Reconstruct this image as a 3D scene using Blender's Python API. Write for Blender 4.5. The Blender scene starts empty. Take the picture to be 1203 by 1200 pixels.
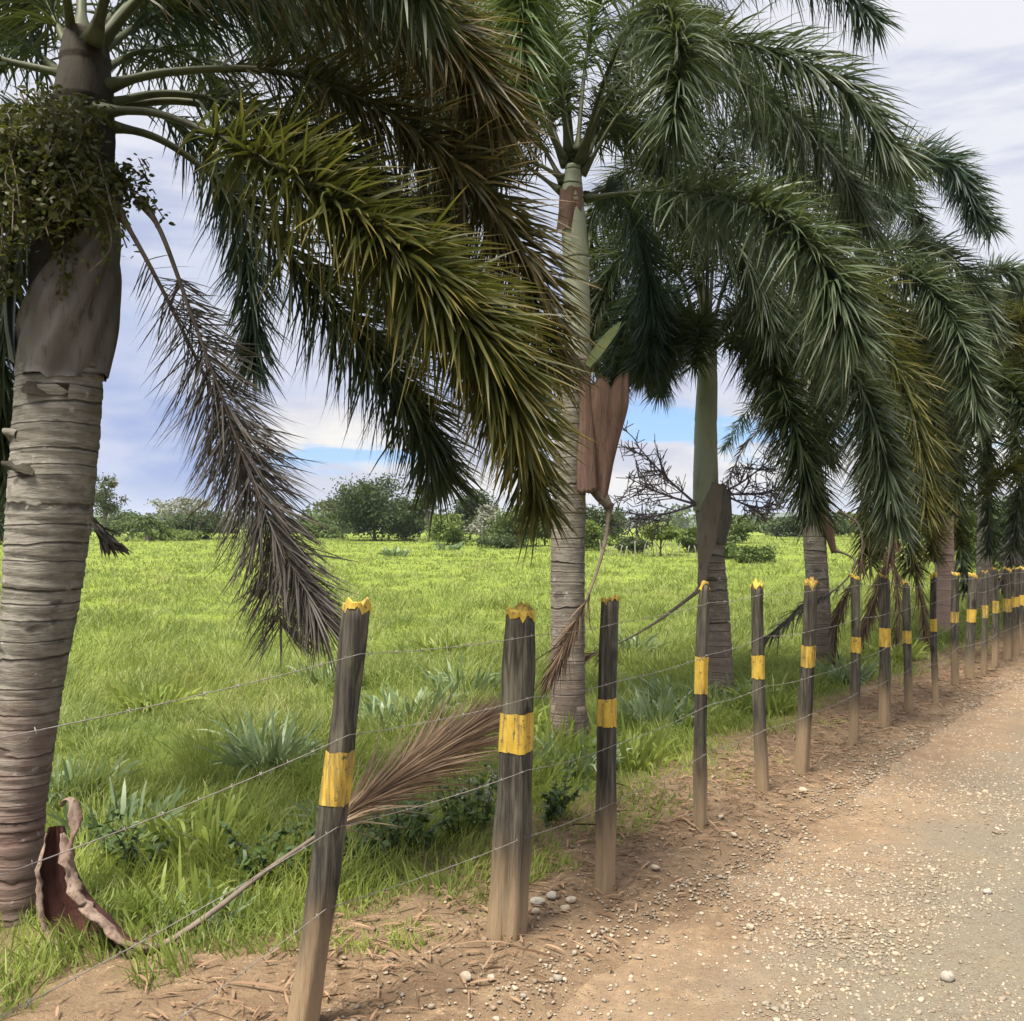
import bpy, math, random
import numpy as np
from mathutils import Vector

R = math.radians
rng = np.random.default_rng(7)
random.seed(7)
SC = bpy.context.scene
COL = SC.collection

# ------------------------------------------------------------------ camera geometry
F = 1083.0      # focal length in photo pixels (1203 wide)
H = 1.8         # eye height
HY = 620.0      # horizon row
CX = 601.5


def at(px, py, Z):
    return np.array([(px - CX) * Z / F, Z, H - (py - HY) * Z / F])


def gz(px, py):
    Z = F * H / (py - HY)
    return np.array([(px - CX) * Z / F, Z, 0.0])


# fence frame: P0 on the line, u along, n to the field side
FU = np.array([0.6208, 0.7839])
FN = np.array([-0.7839, 0.6208])
FP = np.array([-0.03, 4.02])


def side(x, y):
    return (x - FP[0]) * FN[0] + (y - FP[1]) * FN[1]


def along(x, y):
    return (x - FP[0]) * FU[0] + (y - FP[1]) * FU[1]


# ------------------------------------------------------------------ numpy noise
def vnoise(x, y, seed=0):
    xi = np.floor(x).astype(np.int64); yi = np.floor(y).astype(np.int64)
    xf = x - xi; yf = y - yi
    xf = xf * xf * (3 - 2 * xf); yf = yf * yf * (3 - 2 * yf)

    def h(a, b):
        n = (a * 374761393 + b * 668265263 + seed * 1274126177) & 0xffffffff
        n = ((n ^ (n >> 13)) * 1274126177) & 0xffffffff
        return ((n ^ (n >> 16)) & 0xffff) / 65535.0
    a = h(xi, yi); b = h(xi + 1, yi); c = h(xi, yi + 1); d = h(xi + 1, yi + 1)
    return (a * (1 - xf) + b * xf) * (1 - yf) + (c * (1 - xf) + d * xf) * yf


def fnoise(x, y, seed=0, o=4):
    t = 0; a = 1; s = 0
    for i in range(o):
        t = t + a * vnoise(x * 2 ** i, y * 2 ** i, seed + i); s += a; a *= .5
    return t / s


def height(x, y):
    """terrain height: level road, gently uneven pasture"""
    x = np.asarray(x, float); y = np.asarray(y, float)
    s = side(x, y)
    k = np.clip((s - .4) / 3.0, 0, 1)
    h = k * (.22 * (fnoise(x * .22, y * .22, 3, 4) - .5) + .13 * (fnoise(x * 1.1, y * 1.1, 9, 3) - .5))
    v = np.clip((s + .9) / .5, 0, 1) * np.clip((1.1 - s) / .5, 0, 1)      # small ridge of dirt under the fence
    h = h + v * .05 * (fnoise(x * 2.3, y * 2.3, 5, 3))
    h = h + .012 * (fnoise(x * 3, y * 3, 21, 3) - .5)
    rp = np.clip((np.hypot(x, y) - 30) / 60, 0, 1)
    h = h + .62 * rp * rp * (3 - 2 * rp) * np.clip((s - 4) / 10, 0, 1)
    far = np.clip((np.hypot(x, y) - 40) / 120, 0, 1)
    h = h + far * 1.1 * (fnoise(x * .018, y * .018, 31, 3) - .55)
    return h


# ------------------------------------------------------------------ mesh building
class MB:
    def __init__(s):
        s.v = []; s.f = []; s.uv = []; s.n = 0

    def add(s, V, faces, uv=None):
        """V (N,3); faces list of index arrays (M,k)"""
        V = np.asarray(V, float)
        s.v.append(V)
        if uv is None:
            uv = np.zeros((len(V), 2))
        s.uv.append(np.asarray(uv, float))
        for fa in faces:
            fa = np.asarray(fa, np.int64)
            if len(fa):
                s.f.append(fa + s.n)
        s.n += len(V)
        return s

    def build(s, name, mat=None, parent=None, smooth=True, loc=None):
        V = np.concatenate(s.v); U = np.concatenate(s.uv)
        if loc is not None:
            V = V - np.asarray(loc)
        lv = np.concatenate([f.ravel() for f in s.f])
        tot = np.concatenate([np.full(len(f), f.shape[1]) for f in s.f])
        st = np.concatenate([[0], np.cumsum(tot)[:-1]])
        me = bpy.data.meshes.new(name)
        me.vertices.add(len(V)); me.vertices.foreach_set('co', V.astype(np.float32).ravel())
        me.loops.add(len(lv)); me.loops.foreach_set('vertex_index', lv.astype(np.int32))
        me.polygons.add(len(tot))
        me.polygons.foreach_set('loop_start', st.astype(np.int32))
        me.polygons.foreach_set('loop_total', tot.astype(np.int32))
        if smooth:
            me.polygons.foreach_set('use_smooth', np.ones(len(tot), bool))
        ul = me.uv_layers.new(name='uv')
        ul.data.foreach_set('uv', U[lv].astype(np.float32).ravel())
        me.update(calc_edges=True)
        me.validate()
        if mat is not None:
            me.materials.append(mat)
        o = bpy.data.objects.new(name, me); COL.objects.link(o)
        if parent is not None:
            o.parent = parent
        elif loc is not None:
            o.location = loc
        return o


def norm(v):
    v = np.asarray(v, float)
    return v / np.maximum(np.linalg.norm(v, axis=-1, keepdims=True), 1e-9)


def catmull(P, n):
    P = np.asarray(P, float)
    if len(P) == 2:
        t = np.linspace(0, 1, n)[:, None]
        return P[0] * (1 - t) + P[1] * t
    Q = np.vstack([2 * P[0] - P[1], P, 2 * P[-1] - P[-2]])
    out = []
    segs = len(P) - 1
    for t in np.linspace(0, segs - 1e-6, n):
        i = int(t); u = t - i
        a, b, c, d = Q[i], Q[i + 1], Q[i + 2], Q[i + 3]
        out.append(.5 * ((2 * b) + (-a + c) * u + (2 * a - 5 * b + 4 * c - d) * u * u + (-a + 3 * b - 3 * c + d) * u ** 3))
    out = np.array(out)
    # even arc length
    L = np.concatenate([[0], np.cumsum(np.linalg.norm(np.diff(out, axis=0), axis=1))])
    q = np.linspace(0, L[-1], n)
    return np.stack([np.interp(q, L, out[:, k]) for k in range(3)], 1)


def frames(P):
    T = norm(np.gradient(P, axis=0))
    up = np.array([0, 0, 1.0])
    A = np.cross(T, up)
    bad = np.linalg.norm(A, axis=1) < .05
    A[bad] = np.cross(T[bad], [0, 1.0, 0])
    A = norm(A)
    for i in range(1, len(A)):
        if np.dot(A[i], A[i - 1]) < 0:
            A[i] = -A[i]
    B = norm(np.cross(A, T))
    return T, A, B


def tube(mb, P, rad, ns=8, cap=True, rough=0.0, flat=1.0):
    P = np.asarray(P, float); n = len(P)
    rad = np.broadcast_to(np.asarray(rad, float), (n,))
    T, A, B = frames(P)
    a = np.linspace(0, 2 * math.pi, ns, endpoint=False)
    r = rad[:, None] * (1 + rough * (rng.random((n, ns)) - .5))
    V = P[:, None] + r[..., None] * (np.cos(a)[None, :, None] * A[:, None] + flat * np.sin(a)[None, :, None] * B[:, None])
    idx = np.arange(n * ns).reshape(n, ns)
    nx = np.roll(idx, -1, axis=1)
    q = np.stack([idx[:-1], nx[:-1], nx[1:], idx[1:]], -1).reshape(-1, 4)
    fs = [q]
    if cap:
        fs += [idx[0][::-1][None], idx[-1][None]]
    L = np.concatenate([[0], np.cumsum(np.linalg.norm(np.diff(P, axis=0), axis=1))])
    uv = np.stack([np.broadcast_to(a / 6.283, (n, ns)), np.broadcast_to(L[:, None], (n, ns))], -1).reshape(-1, 2)
    mb.add(V.reshape(-1, 3), fs, uv)


def ribbons(mb, P, D, L, W, droop, prof=(.45, 1, .8), side_ref=None, twist=0.0):
    """N tapering strap leaves: base P, direction D, length L, width W, sag droop"""
    N = len(P); K = len(prof)
    L = np.broadcast_to(L, (N,)); W = np.broadcast_to(W, (N,)); droop = np.broadcast_to(droop, (N,))
    if side_ref is None:
        side_ref = norm(rng.normal(size=(N, 3)))
    S = norm(np.cross(D, side_ref))
    S2 = norm(S + twist * rng.normal(size=(N, 3)))
    ss = np.linspace(0, 1, K + 1)
    C = P[:, None] + D[:, None] * (L[:, None] * ss)[..., None]
    C[..., 2] -= (droop * L)[:, None] * ss ** 2
    st = []
    for k in range(K):
        sv = S * (1 - ss[k]) + S2 * ss[k]
        hw = (W * prof[k] * .5)[:, None] * sv
        st += [C[:, k] - hw, C[:, k] + hw]
    st.append(C[:, K])
    V = np.stack(st, 1)
    nv = 2 * K + 1
    base = (np.arange(N) * nv)[:, None]
    fs = []
    for k in range(K - 1):
        fs.append(base + np.array([2 * k, 2 * k + 1, 2 * k + 3, 2 * k + 2]))
    fs.append(base + np.array([2 * K - 2, 2 * K - 1, 2 * K]))
    uvl = []
    for k in range(K):
        uvl += [(0, ss[k]), (1, ss[k])]
    uvl.append((.5, 1))
    uv = np.broadcast_to(np.array(uvl), (N, nv, 2)).reshape(-1, 2)
    mb.add(V.reshape(-1, 3), fs, uv)


# ------------------------------------------------------------------ materials
class NT:
    def __init__(s, tree):
        s.t = tree; s.n = tree.nodes; s.l = tree.links

    def node(s, typ, **kw):
        nd = s.n.new(typ)
        for k, v in kw.items():
            if k.startswith('i_'):
                key = k[2:]
                key = int(key) if key.isdigit() else key.replace('_', ' ')
                s.put(nd, key, v)
            else:
                setattr(nd, k, v)
        return nd

    def put(s, nd, key, v):
        inp = nd.inputs[key]
        if isinstance(v, bpy.types.NodeSocket):
            s.l.new(v, inp)
        elif isinstance(v, bpy.types.Node):
            s.l.new(v.outputs[0], inp)
        else:
            inp.default_value = v

    def math(s, op, a, b=None, c=None, clamp=False):
        nd = s.node('ShaderNodeMath', operation=op, use_clamp=clamp)
        s.put(nd, 0, a)
        if b is not None: s.put(nd, 1, b)
        if c is not None: s.put(nd, 2, c)
        return nd.outputs[0]

    def mix(s, f, a, b, mode='MIX'):
        nd = s.node('ShaderNodeMix', data_type='RGBA', blend_type=mode)
        s.put(nd, 0, f)
        s.put(nd, 6, a if not isinstance(a, tuple) else (*a[:3], 1))
        s.put(nd, 7, b if not isinstance(b, tuple) else (*b[:3], 1))
        return nd.outputs[2]

    def step(s, v, a, b):
        nd = s.node('ShaderNodeMapRange', interpolation_type='SMOOTHSTEP')
        s.put(nd, 0, v); s.put(nd, 1, a); s.put(nd, 2, b)
        return nd.outputs[0]

    def noise(s, vec, scale, detail=4, rough=.55, w=None):
        nd = s.node('ShaderNodeTexNoise')
        if vec is not None: s.put(nd, 'Vector', vec)
        s.put(nd, 'Scale', scale); s.put(nd, 'Detail', detail); s.put(nd, 'Roughness', rough)
        return nd.outputs[0]

    def scale(s, vec, sx, sy, sz, loc=(0, 0, 0)):
        nd = s.node('ShaderNodeMapping')
        s.put(nd, 'Vector', vec); s.put(nd, 'Scale', (sx, sy, sz)); s.put(nd, 'Location', loc)
        return nd.outputs[0]


def new_mat(name):
    m = bpy.data.materials.new(name); m.use_nodes = True
    nt = m.node_tree; nt.nodes.clear()
    return m, NT(nt)


def finish(g, shader, disp=None):
    o = g.node('ShaderNodeOutputMaterial'); g.l.new(shader, o.inputs[0])


def leaf_mat(name, c1, c2, tip=None, tipw=.75, trans=.3, rough=.5, spec=.25, patch=None, pscale=.4, dry=None):
    m, g = new_mat(name)
    geo = g.node('ShaderNodeNewGeometry')
    uv = g.node('ShaderNodeUVMap')
    sep = g.node('ShaderNodeSeparateXYZ', i_0=uv.outputs[0])
    c = g.mix(geo.outputs['Random Per Island'], c1, c2)
    if patch:
        nz = g.noise(geo.outputs['Position'], pscale, 5, .65)
        c = g.mix(g.step(nz, .42, .62), c, patch)
    if dry:
        nd = g.noise(g.scale(geo.outputs['Position'], 1, 1, .2, (31, 7, 0)), .33, 5, .7)
        c = g.mix(g.math('MULTIPLY', g.step(nd, .54, .68), .55), c, dry)
    if tip:
        r = g.math('ADD', sep.outputs[1], g.math('MULTIPLY', geo.outputs['Random Per Island'], .35))
        c = g.mix(g.step(r, tipw, tipw + .35), c, tip)
    p = g.node('ShaderNodeBsdfPrincipled')
    g.put(p, 'Base Color', c); g.put(p, 'Roughness', rough); g.put(p, 'Specular IOR Level', spec)
    t = g.node('ShaderNodeBsdfTranslucent'); g.put(t, 'Color', g.mix(.35, c, (.19, .22, .03), 'MIX'))
    mx = g.node('ShaderNodeMixShader'); g.put(mx, 0, trans); g.l.new(p.outputs[0], mx.inputs[1]); g.l.new(t.outputs[0], mx.inputs[2])
    finish(g, mx.outputs[0])
    return m


def rough_mat(name, cols, scale=6, stretch=(1, 1, 1), rough=.85, bump=.4, bdist=.01, bscale=None, spec=.2):
    """noise-mottled solid surface"""
    m, g = new_mat(name)
    tc = g.node('ShaderNodeTexCoord')
    v = g.scale(tc.outputs['Object'], *stretch)
    n1 = g.noise(v, scale, 6, .6)
    n2 = g.noise(v, scale * 3.7, 5, .65)
    c = g.mix(g.step(n1, .35, .65), cols[0], cols[1])
    if len(cols) > 2:
        c = g.mix(g.step(n2, .5, .72), c, cols[2])
    p = g.node('ShaderNodeBsdfPrincipled')
    g.put(p, 'Base Color', c); g.put(p, 'Roughness', rough); g.put(p, 'Specular IOR Level', spec)
    b = g.node('ShaderNodeBump'); g.put(b, 'Strength', bump); g.put(b, 'Distance', bdist)
    g.put(b, 'Height', g.noise(v, bscale or scale * 4, 6, .7))
    g.l.new(b.outputs[0], p.inputs['Normal'])
    finish(g, p.outputs[0])
    return m


def trunk_mat(name, light, mid, dark, stain, ring=.12):
    """ringed palm bark"""
    m, g = new_mat(name)
    tc = g.node('ShaderNodeTexCoord')
    ob = tc.outputs['Object']
    sep = g.node('ShaderNodeSeparateXYZ', i_0=ob)
    wob = g.noise(g.scale(ob, 3, 3, 1.5), 1.4, 3)
    z = g.math('ADD', sep.outputs[2], g.math('MULTIPLY', wob, ring * .5))
    big = g.noise(g.scale(ob, .2, .2, 3.2), 1.0, 2)
    z = g.math('ADD', z, g.math('MULTIPLY', big, ring * 5))
    fr = g.math('FRACT', g.math('DIVIDE', z, ring))
    fine = g.math('FRACT', g.math('DIVIDE', z, ring * .37))
    line = g.math('MULTIPLY', g.step(fr, .8, .94), g.math('SUBTRACT', 1.0, g.step(fr, .95, 1.0)))
    lip = g.math('SUBTRACT', 1.0, g.step(fr, 0, .3))
    n1 = g.noise(g.scale(ob, 2.2, 2.2, 3.5), 2.5, 6, .65)
    n2 = g.noise(g.scale(ob, 5, 5, 30), 2.0, 5, .7)
    n3 = g.noise(g.scale(ob, 4, 4, 12), 1.2, 4, .6)
    c = g.mix(g.step(n1, .35, .65), mid, light)
    c = g.mix(g.math('MULTIPLY', lip, .45), c, light)
    c = g.mix(g.math('MULTIPLY', g.step(n2, .45, .7), .5), c, dark)
    c = g.mix(g.math('MULTIPLY', line, g.step(n3, .25, .5)), c, dark)
    c = g.mix(g.math('MULTIPLY', g.step(fine, .7, 1.0), .35), c, dark)
    blot = g.step(g.noise(g.scale(ob, 2.5, 2.5, 6), 2.1, 3, .5), .62, .7)
    c = g.mix(g.math('MULTIPLY', blot, .8), c, dark)
    pal = g.step(g.noise(g.scale(ob, 1.6, 1.6, 2.6), 2.4, 5, .65), .55, .7)
    c = g.mix(g.math('MULTIPLY', pal, .5), c, (.34, .32, .28))
    low = g.math('SUBTRACT', 1.0, g.step(g.math('ADD', sep.outputs[2], g.math('MULTIPLY', g.math('SUBTRACT', n1, .5), 1.2)), .35, 1.3))
    c = g.mix(g.math('MULTIPLY', low, .75), c, stain)
    lich = g.step(g.noise(ob, 14, 4, .6), .64, .7)
    c = g.mix(g.math('MULTIPLY', lich, .45), c, (.42, .41, .36))
    p = g.node('ShaderNodeBsdfPrincipled')
    g.put(p, 'Base Color', c); g.put(p, 'Roughness', .9); g.put(p, 'Specular IOR Level', .15)
    b = g.node('ShaderNodeBump'); g.put(b, 'Strength', .6); g.put(b, 'Distance', .012)
    hgt = g.math('SUBTRACT', g.math('ADD', n2, g.math('MULTIPLY', lip, .4)), g.math('MULTIPLY', line, 1.2))
    g.put(b, 'Height', hgt); g.l.new(b.outputs[0], p.inputs['Normal'])
    finish(g, p.outputs[0])
    return m


def post_mat():
    m, g = new_mat('weathered_post_wood')
    tc = g.node('ShaderNodeTexCoord'); ob = tc.outputs['Object']
    oi = g.node('ShaderNodeObjectInfo')
    sep = g.node('ShaderNodeSeparateXYZ', i_0=ob)
    v = g.node('ShaderNodeVectorMath', operation='ADD'); g.put(v, 0, ob)
    cmb = g.node('ShaderNodeCombineXYZ'); g.put(cmb, 0, g.math('MULTIPLY', oi.outputs['Random'], 37)); g.put(cmb, 1, g.math('MULTIPLY', oi.outputs['Random'], 11))
    g.l.new(cmb.outputs[0], v.inputs[1])
    ob2 = v.outputs[0]
    grain = g.noise(g.scale(ob2, 26, 26, 1.6), 2.2, 7, .65)
    mid = g.noise(g.scale(ob2, 6, 6, 1.5), 1.5, 4)
    c = g.mix(g.step(grain, .35, .7), (.030, .027, .023), (.10, .088, .07))
    c = g.mix(g.math('MULTIPLY', g.step(mid, .5, .72), .75), c, (.15, .135, .10))
    cr = g.step(grain, .62, .75)
    c = g.mix(g.math('MULTIPLY', cr, .5), c, (.20, .18, .14))
    moss = g.step(g.noise(g.scale(ob2, 5, 5, 2), 2.6, 4), .56, .72)
    c = g.mix(g.math('MULTIPLY', moss, .45), c, (.10, .11, .055))
    crk = g.node('ShaderNodeTexVoronoi', feature='DISTANCE_TO_EDGE'); g.put(crk, 'Vector', g.scale(ob2, 22, 22, 1.1)); g.put(crk, 'Scale', 1.0)
    ck = g.math('SUBTRACT', 1.0, g.step(crk.outputs['Distance'], .01, .07))
    c = g.mix(g.math('MULTIPLY', ck, .55), c, (.012, .010, .009))
    kn = g.node('ShaderNodeTexVoronoi'); g.put(kn, 'Vector', g.scale(ob2, 5, 5, 3.2)); g.put(kn, 'Scale', 1.0)
    c = g.mix(g.math('MULTIPLY', g.math('SUBTRACT', 1.0, g.step(kn.outputs['Distance'], .10, .2)), .8), c, (.02, .015, .012))
    dz = g.math('ADD', sep.outputs[2], g.math('ADD', g.math('MULTIPLY', g.math('SUBTRACT', mid, .5), .6), g.math('MULTIPLY', g.math('SUBTRACT', grain, .5), .35)))
    dust = g.math('SUBTRACT', 1.0, g.step(dz, .08, .52))
    c = g.mix(g.math('MULTIPLY', dust, .9), c, g.mix(grain, (.34, .25, .155), (.25, .175, .105)))
    p = g.node('ShaderNodeBsdfPrincipled'); g.put(p, 'Base Color', c); g.put(p, 'Roughness', .88); g.put(p, 'Specular IOR Level', .2)
    b = g.node('ShaderNodeBump'); g.put(b, 'Strength', .9); g.put(b, 'Distance', .012); g.put(b, 'Height', grain)
    g.l.new(b.outputs[0], p.inputs['Normal'])
    finish(g, p.outputs[0])
    return m


def paint_mat():
    m, g = new_mat('worn_yellow_paint')
    tc = g.node('ShaderNodeTexCoord'); ob = tc.outputs['Object']
    grain = g.noise(g.scale(ob, 24, 24, 2), 2.2, 6, .65)
    blot = g.noise(ob, 16, 5, .7)
    oi = g.node('ShaderNodeObjectInfo')
    c = g.mix(g.step(blot, .3, .7), (.42, .27, .03), (.54, .375, .07))
    c = g.mix(g.math('MULTIPLY', g.step(g.math('ADD', grain, g.math('MULTIPLY', oi.outputs['Random'], .12)), .52, .68), .85), c, (.19, .135, .05))
    c = g.mix(g.math('MULTIPLY', g.step(g.noise(ob, 32, 5, .75), .56, .64), .85), c, (.06, .05, .03))
    p = g.node('ShaderNodeBsdfPrincipled'); g.put(p, 'Base Color', c); g.put(p, 'Roughness', .7); g.put(p, 'Specular IOR Level', .25)
    b = g.node('ShaderNodeBump'); g.put(b, 'Strength', .5); g.put(b, 'Distance', .006); g.put(b, 'Height', grain)
    g.l.new(b.outputs[0], p.inputs['Normal'])
    finish(g, p.outputs[0])
    return m


def earth(g, n_mid, n_f, n_ff):
    e = g.mix(g.step(n_mid, .35, .65), (.155, .103, .064), (.20, .142, .092))
    e = g.mix(g.step(n_f, .45, .7), e, (.25, .175, .108))
    e = g.mix(g.math('MULTIPLY', g.step(n_ff, .58, .7), .8), e, (.12, .062, .032))
    return e


def ground_mat():
    m, g = new_mat('pasture_and_verge_soil')
    geo = g.node('ShaderNodeNewGeometry'); pos = geo.outputs['Position']
    sep = g.node('ShaderNodeSeparateXYZ', i_0=pos)
    s = g.math('ADD', g.math('MULTIPLY', g.math('SUBTRACT', sep.outputs[0], float(FP[0])), float(FN[0])),
               g.math('MULTIPLY', g.math('SUBTRACT', sep.outputs[1], float(FP[1])), float(FN[1])))
    n_big = g.noise(pos, .09, 4, .6); n_mid = g.noise(pos, .9, 5, .65); n_f = g.noise(pos, 9, 6, .7); n_ff = g.noise(pos, 45, 5, .7)
    # earth
    e = earth(g, n_mid, n_f, n_ff)
    vor = g.node('ShaderNodeTexVoronoi'); g.put(vor, 'Vector', pos); g.put(vor, 'Scale', 38.0)
    peb = g.math('MULTIPLY', g.math('SUBTRACT', 1.0, g.step(vor.outputs['Distance'], .18, .3)), g.step(n_f, .5, .6))
    e = g.mix(g.math('MULTIPLY', peb, .6), e, (.42, .33, .23))
    # pasture turf
    t = g.mix(g.step(n_big, .4, .62), (.17, .215, .035), (.22, .265, .045))
    t = g.mix(g.step(n_mid, .42, .7), t, (.13, .185, .03))
    t = g.mix(g.math('MULTIPLY', g.step(n_f, .42, .66), .8), t, (.085, .125, .022))
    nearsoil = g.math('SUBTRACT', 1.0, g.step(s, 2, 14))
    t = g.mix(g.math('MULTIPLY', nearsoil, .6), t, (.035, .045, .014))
    edge = g.math('ADD', s, g.math('MULTIPLY', g.math('SUBTRACT', n_mid, .5), 1.0))
    tt = g.math('ADD', g.math('MULTIPLY', g.math('SUBTRACT', sep.outputs[0], float(FP[0])), float(FU[0])),
                g.math('MULTIPLY', g.math('SUBTRACT', sep.outputs[1], float(FP[1])), float(FU[1])))
    back = g.node('ShaderNodeClamp'); g.put(back, 0, g.math('SUBTRACT', g.math('MULTIPLY', tt, -1.0), .4)); g.put(back, 1, 0.0); g.put(back, 2, .8)
    k = g.step(g.math('SUBTRACT', edge, g.math('MULTIPLY', back.outputs[0], 1.1)), .6, 1.2)
    # turf again on the far side of the road
    k2 = g.math('SUBTRACT', 1.0, g.step(edge, -7.0, -6.4))
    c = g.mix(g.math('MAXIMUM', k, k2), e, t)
    p = g.node('ShaderNodeBsdfPrincipled'); g.put(p, 'Base Color', c); g.put(p, 'Roughness', .95); g.put(p, 'Specular IOR Level', .1)
    b = g.node('ShaderNodeBump'); g.put(b, 'Strength', 1.0); g.put(b, 'Distance', .05)
    g.put(b, 'Height', g.math('ADD', g.math('MULTIPLY', n_f, .7), g.math('MULTIPLY', n_ff, .35)))
    g.l.new(b.outputs[0], p.inputs['Normal'])
    finish(g, p.outputs[0])
    return m


def road_mat():
    m, g = new_mat('packed_gravel_road')
    geo = g.node('ShaderNodeNewGeometry'); pos = geo.outputs['Position']
    # streaks along the driving direction
    rot = g.node('ShaderNodeMapping'); g.put(rot, 'Vector', pos); rot.inputs['Rotation'].default_value = (0, 0, math.atan2(FU[0], FU[1]))
    rv = rot.outputs[0]
    n_t = g.noise(g.scale(rv, 1.1, .12, 1), 1.0, 4, .6)
    n_mid = g.noise(pos, 1.3, 5, .65); n_f = g.noise(pos, 14, 6, .7); n_ff = g.noise(pos, 70, 5, .75)
    c = g.mix(g.step(n_t, .42, .58), (.150, .126, .088), (.138, .122, .094))
    c = g.mix(g.math('MULTIPLY', g.step(n_mid, .4, .7), .7), c, (.164, .133, .088))
    c = g.mix(g.math('MULTIPLY', g.step(n_f, .48, .7), .55), c, (.115, .086, .062))
    c = g.mix(g.math('MULTIPLY', g.step(n_ff, .52, .7), .6), c, (.30, .245, .185))
    sepp = g.node('ShaderNodeSeparateXYZ', i_0=pos)
    s = g.math('ADD', g.math('MULTIPLY', g.math('SUBTRACT', sepp.outputs[0], float(FP[0])), float(FN[0])),
               g.math('MULTIPLY', g.math('SUBTRACT', sepp.outputs[1], float(FP[1])), float(FN[1])))
    em = g.step(g.math('ADD', s, g.math('MULTIPLY', g.math('SUBTRACT', n_mid, .5), 1.1)), -1.5, -.55)
    ec = earth(g, g.noise(pos, .9, 5, .65), g.noise(pos, 9, 6, .7), g.noise(pos, 45, 5, .7))
    c = g.mix(em, c, ec)
    v1 = g.node('ShaderNodeTexVoronoi'); g.put(v1, 'Vector', pos); g.put(v1, 'Scale', 55.0)
    v2 = g.node('ShaderNodeTexVoronoi'); g.put(v2, 'Vector', pos); g.put(v2, 'Scale', 120.0)
    p1 = g.math('SUBTRACT', 1.0, g.step(v1.outputs['Distance'], .15, .35))
    p2 = g.math('SUBTRACT', 1.0, g.step(v2.outputs['Distance'], .2, .4))
    sep1 = g.node('ShaderNodeSeparateColor'); g.l.new(v1.outputs['Color'], sep1.inputs[0])
    sep2 = g.node('ShaderNodeSeparateColor'); g.l.new(v2.outputs['Color'], sep2.inputs[0])
    m1 = g.math('MULTIPLY', g.math('MULTIPLY', p1, g.math('SUBTRACT', 1.0, em)), g.step(sep1.outputs[0], .6, .75))
    m2 = g.math('MULTIPLY', p2, g.step(sep2.outputs[0], .45, .6))
    c = g.mix(g.math('MULTIPLY', m1, .7), c, g.mix(sep1.outputs[1], (.17, .14, .11), (.44, .37, .28)))
    c = g.mix(g.math('MULTIPLY', m2, .6), c, g.mix(sep2.outputs[1], (.13, .105, .08), (.40, .33, .25)))
    p = g.node('ShaderNodeBsdfPrincipled'); g.put(p, 'Base Color', c); g.put(p, 'Roughness', .92); g.put(p, 'Specular IOR Level', .15)
    b = g.node('ShaderNodeBump'); g.put(b, 'Strength', .9); g.put(b, 'Distance', .012)
    hh = g.math('ADD', g.math('ADD', g.math('MULTIPLY', n_f, .8), g.math('MULTIPLY', m1, .8)), g.math('MULTIPLY', m2, .4))
    g.put(b, 'Height', hh); g.l.new(b.outputs[0], p.inputs['Normal'])
    finish(g, p.outputs[0])
    return m


def stone_mat():
    m, g = new_mat('mixed_stone')
    geo = g.node('ShaderNodeNewGeometry')
    cr = g.node('ShaderNodeValToRGB'); g.put(cr, 0, geo.outputs['Random Per Island'])
    e = cr.color_ramp.elements
    e[0].color = (.15, .115, .085, 1); e[1].color = (.42, .36, .28, 1)
    for p, c in ((.3, (.24, .18, .125, 1)), (.55, (.21, .195, .165, 1)), (.75, (.36, .29, .2, 1))):
        x = e.new(p); x.color = c
    n = g.noise(geo.outputs['Position'], 60, 4, .6)
    c = g.mix(g.math('MULTIPLY', n, .5), cr.outputs[0], (.2, .15, .1))
    p = g.node('ShaderNodeBsdfPrincipled'); g.put(p, 'Base Color', c); g.put(p, 'Roughness', .85)
    finish(g, p.outputs[0])
    return m


M = {}
M['ground'] = ground_mat(); M['road'] = road_mat(); M['stone'] = stone_mat()
M['post'] = post_mat(); M['paint'] = paint_mat()
M['wire'] = rough_mat('dull_wire', [(.22, .205, .185), (.15, .125, .11)], 30, rough=.55, bump=0, spec=.5)
M['trunk'] = trunk_mat('ringed_palm_bark', (.24, .222, .192), (.150, .135, .114), (.042, .037, .034), (.15, .095, .08), .085)
M['trunk_far'] = trunk_mat('ringed_palm_bark_brown', (.235, .212, .18), (.14, .122, .102), (.042, .035, .03), (.155, .115, .095), .09)
M['trunk_pink'] = trunk_mat('ringed_palm_bark_pink', (.44, .32, .27), (.33, .225, .19), (.12, .08, .07), (.36, .24, .19), .12)
M['shaft_green'] = rough_mat('waxy_green_crownshaft', [(.235, .255, .180), (.28, .295, .215), (.18, .18, .13)], 2.0, (1, 1, .4), .5, .15, .004, 20, .35)
M['shaft_grey'] = rough_mat('dry_grey_leaf_sheath', [(.10, .090, .083), (.15, .136, .126), (.055, .047, .042)], 3.2, (2, 2, .5), .85, .6, .012, 22)
M['shaft_dark'] = rough_mat('dark_brown_green_shaft', [(.026, .022, .016), (.038, .033, .024), (.018, .011, .009)], 3.2, (2, 2, .5), .8, .5, .01, 22)
M['sheath_brown'] = rough_mat('dry_brown_leaf_sheath', [(.115, .068, .052), (.16, .10, .076), (.06, .036, .03)], 3, (9, 9, .5), .8, .7, .008, 12)
M['sheath_dark'] = rough_mat('dark_red_sheath_inside', [(.045, .018, .015), (.075, .03, .024), (.022, .01, .009)], 4, (7, 7, 2), .75, .7, .008, 10, .2)
M['sheath_rim'] = rough_mat('pale_sheath_rim', [(.27, .205, .165), (.15, .10, .076), (.07, .04, .032)], 9, (2, 2, .8), .85, .7, .008)
M['sheath_grey2'] = rough_mat('tan_grey_sheath', [(.18, .15, .125), (.22, .185, .155), (.13, .105, .085)], 3, (2, 2, .5), .85, .3, .006, 25)
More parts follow.
